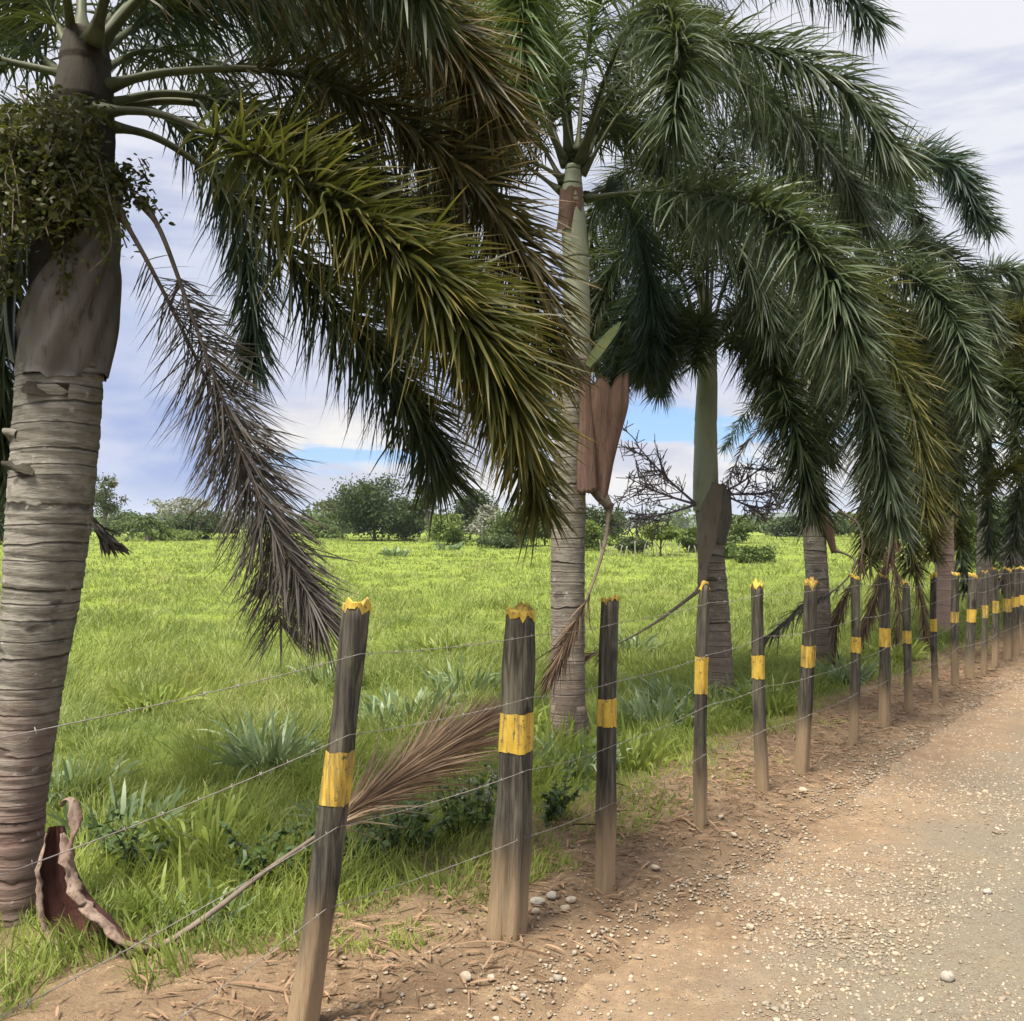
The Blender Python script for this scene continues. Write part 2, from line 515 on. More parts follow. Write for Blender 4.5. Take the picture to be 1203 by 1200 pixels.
M['petiole'] = rough_mat('green_leaf_stalk', [(.045, .050, .027), (.066, .073, .036), (.034, .031, .02)], 5, (1, 1, 1), .55, .2, .004)
M['young'] = rough_mat('young_leaf_blade', [(.12, .15, .06), (.17, .195, .085), (.10, .11, .05)], 6, (1, 1, 1), .5, .2, .004)
M['petiole_yellow'] = rough_mat('yellow_leaf_stalk', [(.26, .25, .08), (.20, .19, .06)], 5, (1, 1, 1), .55, .2, .004)
M['petiole_dead'] = rough_mat('dry_leaf_stalk', [(.12, .095, .075), (.17, .135, .11), (.07, .05, .04)], 6, (1, 1, 1), .85, .3, .004)
M['stalk'] = rough_mat('bare_fruit_stalk', [(.13, .10, .12), (.19, .15, .17)], 8, (1, 1, 1), .8, .2, .004)
M['lf_olive'] = leaf_mat('olive_yellow_leaflets', (.036, .045, .010), (.074, .076, .015), (.15, .115, .026), .84, .30)
M['lf_bronze'] = leaf_mat('bronze_leaflets', (.038, .036, .012), (.070, .056, .018), (.12, .076, .026), .78, .28)
M['lf_dark'] = leaf_mat('dark_green_leaflets', (.020, .033, .014), (.042, .060, .022), (.07, .075, .02), .95, .22, .48, .3)
M['lf_blue'] = leaf_mat('blue_green_leaflets', (.016, .036, .024), (.034, .062, .038), None, .9, .22, .48, .3)
M['lf_grey'] = leaf_mat('grey_green_leaflets', (.038, .060, .030), (.075, .098, .050), (.11, .11, .05), .95, .25, .45, .4)
M['lf_fresh'] = leaf_mat('fresh_green_leaflets', (.040, .075, .020), (.080, .125, .032), (.13, .13, .03), .95, .3, .45, .35)
M['lf_dead'] = leaf_mat('dry_grey_leaflets', (.082, .074, .068), (.135, .122, .112), (.10, .08, .055), .9, .08, .8, .15)
M['lf_straw'] = leaf_mat('dry_straw_leaflets', (.095, .062, .042), (.17, .115, .078), (.12, .075, .05), .85, .12, .8, .15)
M['lf_fallen'] = leaf_mat('fallen_frond_leaflets', (.25, .175, .115), (.40, .29, .20), (.25, .17, .11), .85, .1, .8, .15)
M['lf_vine'] = leaf_mat('vine_leaves', (.030, .038, .011), (.068, .072, .016), (.11, .10, .02), .9, .3, .5, .3)
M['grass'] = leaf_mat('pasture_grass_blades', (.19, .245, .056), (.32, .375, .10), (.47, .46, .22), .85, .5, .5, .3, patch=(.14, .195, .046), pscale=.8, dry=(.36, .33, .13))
M['grass_shade'] = leaf_mat('shade_toned_grass_blades', (.12, .175, .034), (.225, .285, .06), (.36, .34, .15), .9, .5, .5, .3, patch=(.30, .36, .075), pscale=1.3)  # darker copy of the pasture grass, palm shade painted into its green
M['tuft'] = leaf_mat('pale_green_grass_blades', (.12, .18, .085), (.21, .28, .14), (.36, .38, .24), .95, .35, .4, .4)
M['weed'] = leaf_mat('weed_leaves', (.040, .075, .018), (.080, .125, .026), None, .9, .25, .45, .4)
M['weed_pale'] = leaf_mat('pale_weed_leaves', (.22, .24, .16), (.34, .35, .26), None, .9, .2, .5, .3)
M['litter'] = leaf_mat('dry_leaf_litter', (.09, .052, .032), (.29, .19, .12), None, .9, .05, .9, .1)
M['t_dark'] = leaf_mat('dark_tree_leaves', (.022, .038, .014), (.055, .080, .024), None, .9, .2, .55, .25)
M['t_mid'] = leaf_mat('green_tree_leaves', (.045, .075, .018), (.095, .135, .032), None, .9, .25, .55, .25)
M['t_light'] = leaf_mat('light_green_tree_leaves', (.085, .125, .028), (.15, .195, .045), None, .9, .3, .55, .25)
M['t_pale'] = leaf_mat('silvery_tree_leaves', (.15, .16, .12), (.30, .30, .25), None, .9, .2, .6, .2)
M['t_sparse'] = leaf_mat('thin_grey_green_leaves', (.065, .080, .040), (.12, .13, .07), None, .9, .25, .6, .2)
M['bark'] = rough_mat('tree_bark', [(.14, .12, .095), (.22, .19, .155), (.07, .06, .045)], 4, (1, 1, .3), .9, .5, .02)
M['bark_pale'] = rough_mat('pale_tree_bark', [(.38, .34, .28), (.28, .25, .2)], 4, (1, 1, .3), .9, .5, .02)
M['hill'] = rough_mat('wooded_hill', [(.035, .055, .025), (.06, .085, .03), (.09, .12, .035)], .02, (1, 1, 1), .95, .6, 3, .1)
M['white_post'] = rough_mat('pale_old_wood', [(.26, .24, .20), (.17, .15, .12)], 6, (1, 1, .4), .9, .3, .01)


# ------------------------------------------------------------------ tagging
def tag(o, label=None, cat=None, group=None, kind=None):
    if label: o['label'] = label
    if cat: o['category'] = cat
    if group: o['group'] = group
    if kind: o['kind'] = kind
    return o


def empty(name, loc, label, cat, group=None):
    o = bpy.data.objects.new(name, None); COL.objects.link(o)
    o.location = tuple(float(a) for a in loc); o.empty_display_size = .2
    return tag(o, label, cat, group)


# ------------------------------------------------------------------ ground
mb = MB()
rr = np.concatenate([np.linspace(.5, 14, 90, endpoint=False), np.geomspace(14, 4000, 90)])
na = 360
# denser angles in front
aa = np.linspace(0, 2 * math.pi, na, endpoint=False)
RR, AA = np.meshgrid(rr, aa, indexing='ij')
X = RR * np.sin(AA); Y = RR * np.cos(AA)
V = np.stack([X, Y, height(X, Y)], -1).reshape(-1, 3)
idx = np.arange(len(V)).reshape(len(rr), na); nx = np.roll(idx, -1, axis=1)
q = np.stack([idx[:-1], idx[1:], nx[1:], nx[:-1]], -1).reshape(-1, 4)
mb.add(V, [q, idx[0][None]])
ground = mb.build('ground', M['ground']); ground['kind'] = 'structure'

# road sheet, ragged edge, follows the ground a few millimetres above
mb = MB()
ta = np.concatenate([np.linspace(-8, 25, 280), np.linspace(26, 400, 120)])
sa = np.linspace(0, 1, 40)
TT, SS = np.meshgrid(ta, sa, indexing='ij')
e0 = -.50 + .34 * (fnoise(TT * .9, TT * 0 + 3, 40, 4) - .5) + .16 * (fnoise(TT * 5, TT * 0 + 8, 41, 3) - .5)
e1 = -6.2 + .5 * (fnoise(TT * .7, TT * 0 + 13, 42, 4) - .5)
S_ = e0 + (e1 - e0) * SS
X = FP[0] + FU[0] * TT + FN[0] * S_; Y = FP[1] + FU[1] * TT + FN[1] * S_
rut = -.025 * np.exp(-((S_ + 1.6) / .35) ** 2) - .025 * np.exp(-((S_ + 3.4) / .35) ** 2)
inn = np.clip(SS / .2, 0, 1) * np.clip((1 - SS) / .1, 0, 1)
Zr = height(X, Y) + .006 + inn * (.045 + rut + .02 * (fnoise(X * 1.5, Y * 1.5, 77, 4) - .5))
V = np.stack([X, Y, Zr], -1).reshape(-1, 3)
idx = np.arange(len(V)).reshape(TT.shape)
q = np.stack([idx[:-1, :-1], idx[1:, :-1], idx[1:, 1:], idx[:-1, 1:]], -1).reshape(-1, 4)
mb.add(V, [q[:, ::-1]])
road = mb.build('dirt_road', M['road']); road['kind'] = 'structure'

# ------------------------------------------------------------------ stones
ICO = []
_t = (1 + 5 ** .5) / 2
ICO_V = norm(np.array([(-1, _t, 0), (1, _t, 0), (-1, -_t, 0), (1, -_t, 0), (0, -1, _t), (0, 1, _t), (0, -1, -_t), (0, 1, -_t), (_t, 0, -1), (_t, 0, 1), (-_t, 0, -1), (-_t, 0, 1)]))
ICO_F = np.array([(0, 11, 5), (0, 5, 1), (0, 1, 7), (0, 7, 10), (0, 10, 11), (1, 5, 9), (5, 11, 4), (11, 10, 2), (10, 7, 6), (7, 1, 8), (3, 9, 4), (3, 4, 2), (3, 2, 6), (3, 6, 8), (3, 8, 9), (4, 9, 5), (2, 4, 11), (6, 2, 10), (8, 6, 7), (9, 8, 1)])


def stones(mb, C, size):
    N = len(C)
    sc = size[:, None] * (.55 + .9 * rng.random((N, 3))); sc[:, 2] *= .6
    V = ICO_V[None] * (1 + .75 * (rng.random((N, 12, 1)) - .5)) * sc[:, None]
    a = rng.random(N) * 6.283
    ca, sa_ = np.cos(a)[:, None], np.sin(a)[:, None]
    x = V[..., 0] * ca - V[..., 1] * sa_; y = V[..., 0] * sa_ + V[..., 1] * ca
    V = np.stack([x, y, V[..., 2]], -1) + C[:, None]
    fs = (ICO_F[None] + (np.arange(N) * 12)[:, None, None]).reshape(-1, 3)
    mb.add(V.reshape(-1, 3), [fs])


def road_z(x, y):
    s = side(x, y)
    inn = np.clip((-.5 - s) / 1.14, 0, 1)
    rut = -.025 * np.exp(-((s + 1.6) / .35) ** 2) - .025 * np.exp(-((s + 3.4) / .35) ** 2)
    return height(x, y) + .006 + inn * (.045 + rut + .02 * (fnoise(x * 1.5, y * 1.5, 77, 4) - .5))


N = 160000
t = np.exp(rng.uniform(math.log(2.0), math.log(24), N)) - 3.5
s = rng.uniform(-4.2, -.3, N)
cl = fnoise(t * .8, s * 1.6, 55, 4)
keep = rng.random(N) < np.clip((cl - .33) * 3, .08, 1)
t, s = t[keep], s[keep]
x = FP[0] + FU[0] * t + FN[0] * s; y = FP[1] + FU[1] * t + FN[1] * s
size = .003 + .007 * rng.random(len(x)) ** 2.2 + .010 * rng.random(len(x)) ** 22
mb = MB(); stones(mb, np.stack([x, y, road_z(x, y) + size * .15], 1), size)
N = 9000
t = rng.uniform(-2, 16, N); s = rng.normal(-.25, .35, N)
x = FP[0] + FU[0] * t + FN[0] * s; y = FP[1] + FU[1] * t + FN[1] * s
size = .003 + .010 * rng.random(N) ** 4
stones(mb, np.stack([x, y, road_z(x, y) + size * .2], 1), size)
tag(mb.build('gravel', M['stone'], smooth=False), 'loose gravel and pebbles strewn over the dirt road', 'gravel', kind='stuff')


def rock(px, py, r, label, mat, group=None):
    p = gz(px, py)
    m = MB()
    # rounded irregular boulder
    nu, nv = 18, 11
    u = np.linspace(0, 2 * math.pi, nu, endpoint=False); v = np.linspace(.12, math.pi - .12, nv)
    U, W = np.meshgrid(u, v)
    d = np.stack([np.sin(W) * np.cos(U), np.sin(W) * np.sin(U), np.cos(W)], -1)
    sd = rng.integers(1, 9999)
    k = .72 + .55 * fnoise(d[..., 0] * 1.8 + d[..., 2] + 9, d[..., 1] * 1.8 + d[..., 2] * .7 + 9, int(sd), 3)
    sc = np.array([1.15, .85, .65]) * (.85 + .3 * rng.random(3))
    V = d * k[..., None] * r * .66 * sc
    id2 = np.arange(nu * nv).reshape(nv, nu); n2 = np.roll(id2, -1, axis=1)
    q = np.stack([id2[:-1], id2[1:], n2[1:], n2[:-1]], -1).reshape(-1, 4)
    m.add(V.reshape(-1, 3), [q, id2[0][None], id2[-1][::-1][None]])
    o = m.build('rock', mat, smooth=True)
    o.location = (p[0], p[1], float(road_z(p[0], p[1])) + r * .28)
    o.rotation_euler.z = rng.random() * 6
    tag(o, label, 'rock', group)


M['rk_grey'] = rough_mat('grey_field_stone', [(.26, .235, .20), (.36, .33, .29), (.18, .15, .12)], 12, rough=.85, bump=.6)
M['rk_white'] = rough_mat('pale_field_stone', [(.36, .31, .24), (.30, .24, .175), (.22, .165, .115)], 12, rough=.85, bump=.6)
rock(632, 1072, .050, 'grey rounded rock touching the base of the thick post', M['rk_grey'])
rock(648, 1064, .042, 'dark grey rock in the small heap right of the thick post', M['rk_grey'])
rock(664, 1077, .035, 'pale cream rock at the front right of the small rock heap', M['rk_white'])
rock(629, 1082, .030, 'cream rock at the front left of the small rock heap', M['rk_white'])
rock(671, 1067, .034, 'tan rock at the right end of the small rock heap', M['rk_white'])
rock(547, 1163, .036, 'oblong white rock on bare dirt in the foreground', M['rk_white'])
rock(577, 1164, .026, 'small pale rock right of the oblong white rock', M['rk_white'])
rock(770, 1029, .034, 'pale rock on dirt right of the third fence post', M['rk_white'])
rock(847, 968, .034, 'tan rock on dirt right of the fourth fence post', M['rk_white'])
rock(943, 938, .045, 'cream rock at the foot of the stout post with the wide yellow top', M['rk_white'])
rock(862, 991, .030, 'small white rock at the road edge below the fourth post', M['rk_white'])
rock(1160, 1057, .034, 'flat grey rock on the road at the right', M['rk_grey'])
rock(1114, 1160, .045, 'flat greenish grey rock on the road at the bottom right', M['rk_grey'])
rock(881, 1098, .030, 'single pale pebble rock in the middle of the gravel', M['rk_white'])

# ------------------------------------------------------------------ dry litter along the fence
N = 9000
t = rng.uniform(-3, 18, N); s = rng.normal(.2, .32, N)
keep = (s < .95) & (s > -.6)
t, s = t[keep], s[keep]; N = len(t)
x = FP[0] + FU[0] * t + FN[0] * s; y = FP[1] + FU[1] * t + FN[1] * s
a = rng.random(N) * 6.283
D = norm(np.stack([np.cos(a), np.sin(a), .12 + .2 * rng.random(N)], 1))
mb = MB()
ribbons(mb, np.stack([x, y, np.maximum(height(x, y), road_z(x, y)) + .012], 1), D, rng.uniform(.02, .12, N) * (1 + 1.8 * (rng.random(N) < .06)), rng.uniform(.003, .013, N), rng.uniform(.05, .3, N),
        side_ref=norm(np.array([0, 0, 1.0]) + .5 * rng.normal(size=(N, 3))))
tag(mb.build('leaf_litter', M['litter']), 'dry brown leaf scraps littering the dirt under the fence', 'leaf litter', kind='stuff')

# ------------------------------------------------------------------ grass
PALM_SPOTS = []


def grass_field(N, zmin, zmax, seed):
    r = np.random.default_rng(seed)
    Z = np.exp(r.uniform(math.log(zmin), math.log(zmax), N))
    pxx = r.uniform(-420, 1560, N)
    x = (pxx - CX) * Z / F
    s = side(x, Z)
    return x, Z, s, r


def add_grass(name, mat, N, zmin, zmax, seed, label, hfun, kmin):
    x, y, s, r = grass_field(N, zmin, zmax, seed)
    n1 = fnoise(x * .55, y * .55, 11, 4); n2 = fnoise(x * 2.2, y * 2.2, 13, 3)
    tl = along(x, y)
    keep = kmin(s - 1.15 * np.clip(-tl - .4, 0, .8), n1, n2, r) | ((s > .7) & (tl < -.4) & (n2 > .62) & (r.random(len(s)) < .5))
    x, y, s, n1, n2 = x[keep], y[keep], s[keep], n1[keep], n2[keep]
    n = len(x)
    h = hfun(s, n1, n2, y) * r.uniform(.55, 1.25, n) * np.interp(y, [15, 60], [1, .72])
    # neighbouring blades share a lean: tufts
    la = fnoise(x * 1.1, y * 1.1, 17, 3) * 14 + r.normal(0, 1.0, n)
    lean = r.uniform(.15, .85, n)
    D = norm(np.stack([np.cos(la) * lean, np.sin(la) * lean, np.ones(n)], 1))
    w = np.maximum(.0055, y * .00062) * r.uniform(.7, 1.5, n)
    sr = norm(np.stack([np.zeros(n), -np.ones(n), np.zeros(n)], 1) + .7 * r.normal(size=(n, 3)))
    m = MB()
    ribbons(m, np.stack([x, y, height(x, y) - .01], 1), D, h, w, r.uniform(.1, .7, n), prof=(.8, 1, .7), side_ref=sr)
    return tag(m.build(name, mat), label, 'grass', kind='stuff')


add_grass('pasture_grass', M['grass'], 420000, 4.6, 120, 101, 'bright yellow green pasture grass across the field', 
          lambda s, n1, n2, z: (.05 + .65 * np.clip(n1 - .3, 0, 1) + .55 * np.clip(n2 - .38, 0, 1)) * np.clip(s / 3.2, .6, 1),
          lambda s, n1, n2, r: (s > 1.5 + 1.1 * (n1 - .5)) & (r.random(len(s)) < np.clip((n2 - .15) * 2.2, .12, 1)))
add_grass('roadside_grass', M['grass_shade'], 210000, 3.2, 40, 102, 'rank grass in a shade-darkened green growing behind the fence posts',
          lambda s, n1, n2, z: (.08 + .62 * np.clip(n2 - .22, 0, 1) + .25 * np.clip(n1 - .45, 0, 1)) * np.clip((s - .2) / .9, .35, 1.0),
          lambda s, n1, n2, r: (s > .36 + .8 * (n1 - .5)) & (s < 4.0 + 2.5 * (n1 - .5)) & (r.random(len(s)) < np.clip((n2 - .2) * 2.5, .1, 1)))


def clump(px, py, n, hh, label, mat, w=.02, group='grass clumps in the pasture', spread=.16, name='grass_clump', cat='grass clump'):
    p = gz(px, py); p[2] = float(height(p[0], p[1]))
    a = rng.random(n) * 6.283; rad = spread * np.sqrt(rng.random(n))
    P = np.stack([np.cos(a) * rad, np.sin(a) * rad, np.zeros(n)], 1)
    le = rng.uniform(.1, .9, n)
    D = norm(np.stack([np.cos(a) * le, np.sin(a) * le, np.ones(n)], 1) + .15 * rng.normal(size=(n, 3)))
    m = MB()
    ribbons(m, P, D, hh * rng.uniform(.5, 1.15, n), w * rng.uniform(.7, 1.3, n), rng.uniform(.2, .8, n), prof=(.6, 1, .9, .6), side_ref=norm(np.array([0, -1, .1]) + .6 * rng.normal(size=(n, 3))))
    o = m.build(name, mat); o.location = p
    tag(o, label, cat, group)
    return o


clump(318, 905, 170, .60, 'big pale arching grass clump standing left of the leaning front post', M['tuft'], .026, spread=.2)
clump(300, 880, 80, .5, 'smaller grass clump just behind the big pale arching one', M['tuft'], .022)
clump(480, 835, 130, .5, 'pale grass clump behind the brown fallen frond', M['tuft'], .03, spread=.4)
clump(455, 850, 80, .42, 'low pale grass clump by the left side of the fallen frond tip', M['tuft'], .028, spread=.3)
clump(95, 945, 90, .42, 'bright broad bladed grass clump at the right foot of the nearest palm', M['tuft'], .026)
clump(545, 810, 60, .5, 'pale grass clump behind the thick painted post', M['tuft'], .028, spread=.35)
clump(650, 890, 110, .5, 'grass clump at the left foot of the second palm', M['grass_shade'], .022, spread=.3)
clump(800, 825, 150, .48, 'silvery grass clump left of the third palm base', M['tuft'], .026, spread=.4)
clump(855, 825, 120, .45, 'silvery grass clump right of the third palm base', M['tuft'], .026, spread=.35)
clump(820, 850, 90, .4, 'low grass clump in front of the third palm base', M['grass_shade'], .022, spread=.35)
clump(207, 1080, 60, .36, 'narrow grass clump beside the stalk of the fallen frond', M['grass_shade'], .018)
clump(235, 1095, 50, .26, 'low grass clump under the stalk of the fallen frond', M['tuft'], .018)
clump(465, 658, 60, .9, 'rounded grey green grass clump far out in the pasture', M['tuft'], .12, spread=.6)
clump(525, 653, 60, .9, 'grey green grass clump in the pasture before the light green bush', M['tuft'], .13, spread=.8)

CL = [(250, 1000, .45, 'leafy grass clump midway between the fallen sheath and the front post'), (430, 980, .4, 'grass clump directly under the fallen frond stalk end'),
      (600, 860, .5, 'tall grass clump seen just left of the thick post top band'), (672, 905, .45, 'grass clump at the front foot of the second palm'),
      (745, 895, .45, 'grass clump right of the third post in the fence'), (770, 850, .5, 'tall grass clump between the second and third palms'),
      (905, 835, .5, 'grass clump behind the knotty post'), (990, 800, .5, 'grass clump at the right foot of the fourth palm'),
      (1050, 775, .5, 'grass clump behind the eighth post'), (140, 985, .4, 'bright grass clump beside the nearest palm and its fallen sheath'),
      (520, 770, .55, 'rough grass clump in the pasture above the fallen frond tip'), (385, 800, .5, 'rough grass clump in the pasture left of the front post top'),
      (180, 830, .5, 'rough grass clump in the pasture right of the nearest palm'), (740, 770, .55, 'rough grass clump in the pasture right of the third post')]
for i, (px, py, hh, lb) in enumerate(CL):
    clump(px, py, 110, hh, lb, M['tuft'] if i % 2 else M['grass_shade'], .024 + .00002 * (1100 - py), spread=.28)

# ------------------------------------------------------------------ broad-leaf weeds
def weed(px, py, n, hh, label, mat, spread=.2, leaf=.05):
    p = gz(px, py); p[2] = float(height(p[0], p[1]))
    root = empty('leafy_weed', p, label, 'weed', 'leafy weeds along the fence')
    st = MB(); lf = MB()
    for i in range(n):
        a = rng.random() * 6.283; r0 = spread * math.sqrt(rng.random()) * .4
        b = np.array([math.cos(a) * r0, math.sin(a) * r0, 0])
        e = b + np.array([math.cos(a) * spread * rng.random(), math.sin(a) * spread * rng.random(), hh * rng.uniform(.5, 1)])
        C = catmull([b, (b + e) / 2 + rng.normal(0, .02, 3), e], 8)
        tube(st, C, np.linspace(.004, .002, 8), 5)
        k = 26
        tt = rng.uniform(.15, 1, k)
        P = np.stack([np.interp(tt, np.linspace(0, 1, 8), C[:, j]) for j in range(3)], 1)
        D = norm(rng.normal(size=(k, 3)) * [1, 1, .4] + [0, 0, .15])
        ribbons(lf, P, D, leaf * rng.uniform(.6, 1.4, k), leaf * .6 * rng.uniform(.7, 1.2, k), .3, prof=(.25, 1, .8), side_ref=norm(np.array([0, 0, 1.0]) + .4 * rng.normal(size=(k, 3))))
    st.build('stem', M['weed'], root); lf.build('foliage', mat, root)


weed(548, 985, 12, .50, 'leafy green weed left of the thick painted post', M['weed'], .25)
weed(562, 975, 6, .42, 'weed with pale round leaves touching the thick painted post', M['weed_pale'], .12, .035)
weed(470, 1000, 12, .34, 'low leafy weed under the brown fallen frond', M['weed'], .3)
weed(415, 1030, 9, .28, 'low weed just right of the leaning front post', M['weed'], .25)
weed(640, 970, 9, .35, 'leafy weed between the thick post and the third post', M['weed'], .25)
weed(320, 1040, 10, .36, 'dark weed left of the leaning front post under the stalk', M['weed'], .25)
weed(160, 1020, 8, .34, 'dark weed right of the fallen leaf sheath', M['weed'], .25)

# ------------------------------------------------------------------ fence
POSTS = [  # base px,py, top px,py, width px (top, bottom), band y0,y1, label
    (355, 1222, 420, 722, 30, 37, 895, 956, 'leaning front fence post with pale left edge and yellow band'),
    (592, 1106, 614, 728, 36, 50, 846, 891, 'thick split fence post, widest in the row, with yellow band'),
    (708, 1049, 720, 708, 21, 25, 825, 857, 'narrow post third from the left, right of the thick post'),
    (823, 979, 830, 690, 14, 16, 779, 822, 'slim post with pointed yellow top in front of the third palm'),
    (898, 936, 887, 692, 15, 18, 775, 802, 'knotty post leaning slightly left with an orange chipped top'),
    (944, 913, 950, 687, 17, 20, 761, 786, 'stout post in front of the fourth palm with a wide yellow top'),
    (1003, 880, 1003, 682, 11, 12, 753, 771, 'straight post right of the stout one, brown frond behind it'),
    (1037, 859, 1041, 680, 12, 13, 741, 763, 'eighth post, dark with pale dusty foot and yellow band'),
    (1066, 839, 1067, 686, 10, 11, 742, 757, 'shorter post under the drooping olive frond'),
    (1099, 831, 1099, 678, 8, 8, 730, 745, 'thin dark post touching the pink palm trunk on its left'),
    (1123, 809, 1121, 677, 9, 9, 722, 735, 'thin post directly right of the pink palm trunk'),
    (1140, 801, 1142, 677, 10, 11, 718, 733, 'twelfth post, greenish, with a rounded pale top'),
    (1156, 795, 1157, 674, 7, 8, 713, 728, 'very thin post thirteenth along the fence'),
    (1168, 788, 1171, 673, 7, 8, 710, 724, 'fourteenth post, slim, near the right end'),
    (1182, 780, 1185, 672, 9, 9, 707, 722, 'fifteenth post, close against the dark one behind'),
    (1192, 774, 1194, 671, 9, 9, 704, 716, 'dark sixteenth post near the right picture edge'),
    (1201, 768, 1203, 670, 9, 9, 702, 714, 'post cut by the right picture edge'),
    (-70, 1640, -64, 850, 44, 50, 1130, 1220, 'fence post just outside the left picture edge'),
]
POST_PTS = []


def make_post(bx, by, tx, ty, wt, wb, y0, y1, label, i):
    B = gz(bx, by); Z = B[1]
    hgt = (by - ty) * Z / F
    lx = (tx - bx) * Z / F
    ly = rng.uniform(-.03, .03)
    B[2] = float(height(B[0], B[1]))
    root = empty('fence_post', B, label, 'fence post', 'posts of the roadside fence')
    ns, nr = 26, 26
    a = np.linspace(0, 2 * math.pi, ns, endpoint=False)
    # squarish, irregular split-log section
    pw = rng.uniform(2.3, 4.5)
    sec = 1 / (np.abs(np.cos(a)) ** pw + np.abs(np.sin(a)) ** pw) ** (1 / pw)
    sec = sec * (1 + .26 * (fnoise(np.cos(a) * 1.7 + 9, np.sin(a) * 1.7 + 9, i + 70, 3) - .5))
    sec = np.where(rng.random(ns) < .09, sec * .88, sec)
    ca = a + rng.uniform(.1, 1.2)
    for gk in range(3):        # drying splits down the log, the biggest on the thick post
        g0 = -math.pi / 2 + (rng.uniform(-1.2, 1.2) if gk else (-.15 if i == 1 else rng.uniform(-.9, .9)))
        dd_ = np.angle(np.exp(1j * (ca - g0)))
        sec = sec * (1 - (.34 if (i == 1 and gk == 0) else rng.uniform(.04, .16)) * np.exp(-(dd_ / .2) ** 2))
    zz = np.concatenate([[-.25], np.linspace(0, 1, nr)])

    def pt(f, off=0.0, dz=None):
        f = np.asarray(f, float)
        rad = (wb + (wt - wb) * np.clip(f, 0, 1)) * Z / F * .43
        bow = .012 * np.sin(f * 3.1 + i)
        cx = lx * f + bow; cy = ly * f
        r = rad[..., None] * sec + off
        r = r * (1 + .05 * np.sin(f * 11 + i * 2)[..., None] * np.sin(a * 2 + i) + .03 * np.sin(f * 23 + i)[..., None])
        V = np.stack([cx[..., None] + r * np.cos(ca), cy[..., None] + r * np.sin(ca), np.broadcast_to((f * hgt)[..., None], r.shape)], -1)
        return V
    V = pt(zz)
    sj = int(rng.integers(9999)); top_j = (fnoise(np.cos(a) * 2.2 + 5, np.sin(a) * 2.2 + 5, sj, 3) - .5) * .085 + .016 * np.cos(ca - rng.random() * 6)
    if i == 3: top_j = .06 * np.cos(ca) ** 2 * -1
    V[-1, :, 2] += top_j; V[-2, :, 2] += top_j * .6
    n = len(zz)
    idx = np.arange(n * ns).reshape(n, ns); nx = np.roll(idx, -1, axis=1)
    q = np.stack([idx[:-1], nx[:-1], nx[1:], idx[1:]], -1).reshape(-1, 4)
    ctr = np.append(V[-1].mean(0), 0)[:3]; ctr[2] -= .012
    Vf = np.vstack([V.reshape(-1, 3), ctr[None]])
    tri = np.stack([idx[-1], nx[-1], np.full(ns, n * ns)], -1)
    m = MB(); m.add(Vf, [q, tri, idx[0][::-1][None]]); m.build('shaft', M['post'], root, smooth=False)

    def shell(f0, f1, jit, closed_top=False, name='yellow_band'):
        k = 6
        s0 = int(rng.integers(9999)); cx_, cy_ = np.cos(a) * 1.6 + 7, np.sin(a) * 1.6 + 7
        j0 = jit * 1.6 * (fnoise(cx_, cy_, s0, 4) - .5) - jit * .4 * (rng.random(ns) < .12); j1 = jit * 1.6 * (fnoise(cx_, cy_, s0 + 9, 4) - .5)
        rows = []
        for r_ in range(k):
            f = f0 + (f1 - f0) * r_ / (k - 1)
            row = pt(np.array([f]), .0025)[0]
            row[:, 2] += (j0 * (1 - r_ / (k - 1)) + (0 if closed_top else j1 * r_ / (k - 1)))
            rows.append(row)
        V = np.array(rows)
        if closed_top:
            V[-1, :, 2] = (pt(np.array([1.0]))[0][:, 2] + top_j) + .003; V[0, :, 2] += top_j * .75
            for r_ in range(1, k - 1):
                V[r_, :, 2] = V[0, :, 2] + (V[-1, :, 2] - V[0, :, 2]) * r_ / (k - 1)
        id2 = np.arange(k * ns).reshape(k, ns); n2 = np.roll(id2, -1, axis=1)
        q = np.stack([id2[:-1], n2[:-1], n2[1:], id2[1:]], -1).reshape(-1, 4)
        m = MB()
        if closed_top:
            c = V[-1].mean(0); c[2] -= .008
            m.add(np.vstack([V.reshape(-1, 3), c[None]]), [q, np.stack([id2[-1], n2[-1], np.full(ns, k * ns)], -1)])
        else:
            m.add(V.reshape(-1, 3), [q])
        m.build(name, M['paint'], root, smooth=False)
    f0 = (by - y1) / (by - ty); f1 = (by - y0) / (by - ty)
    shell(f0, f1, .015)
    shell(1 - rng.uniform(.006, .018), 1.0, .03, True, 'yellow_top')
    POST_PTS.append((B, lx, ly, hgt, max(wt, wb) * Z / F * .43))


for i, p in enumerate(POSTS):
    make_post(*p, i)

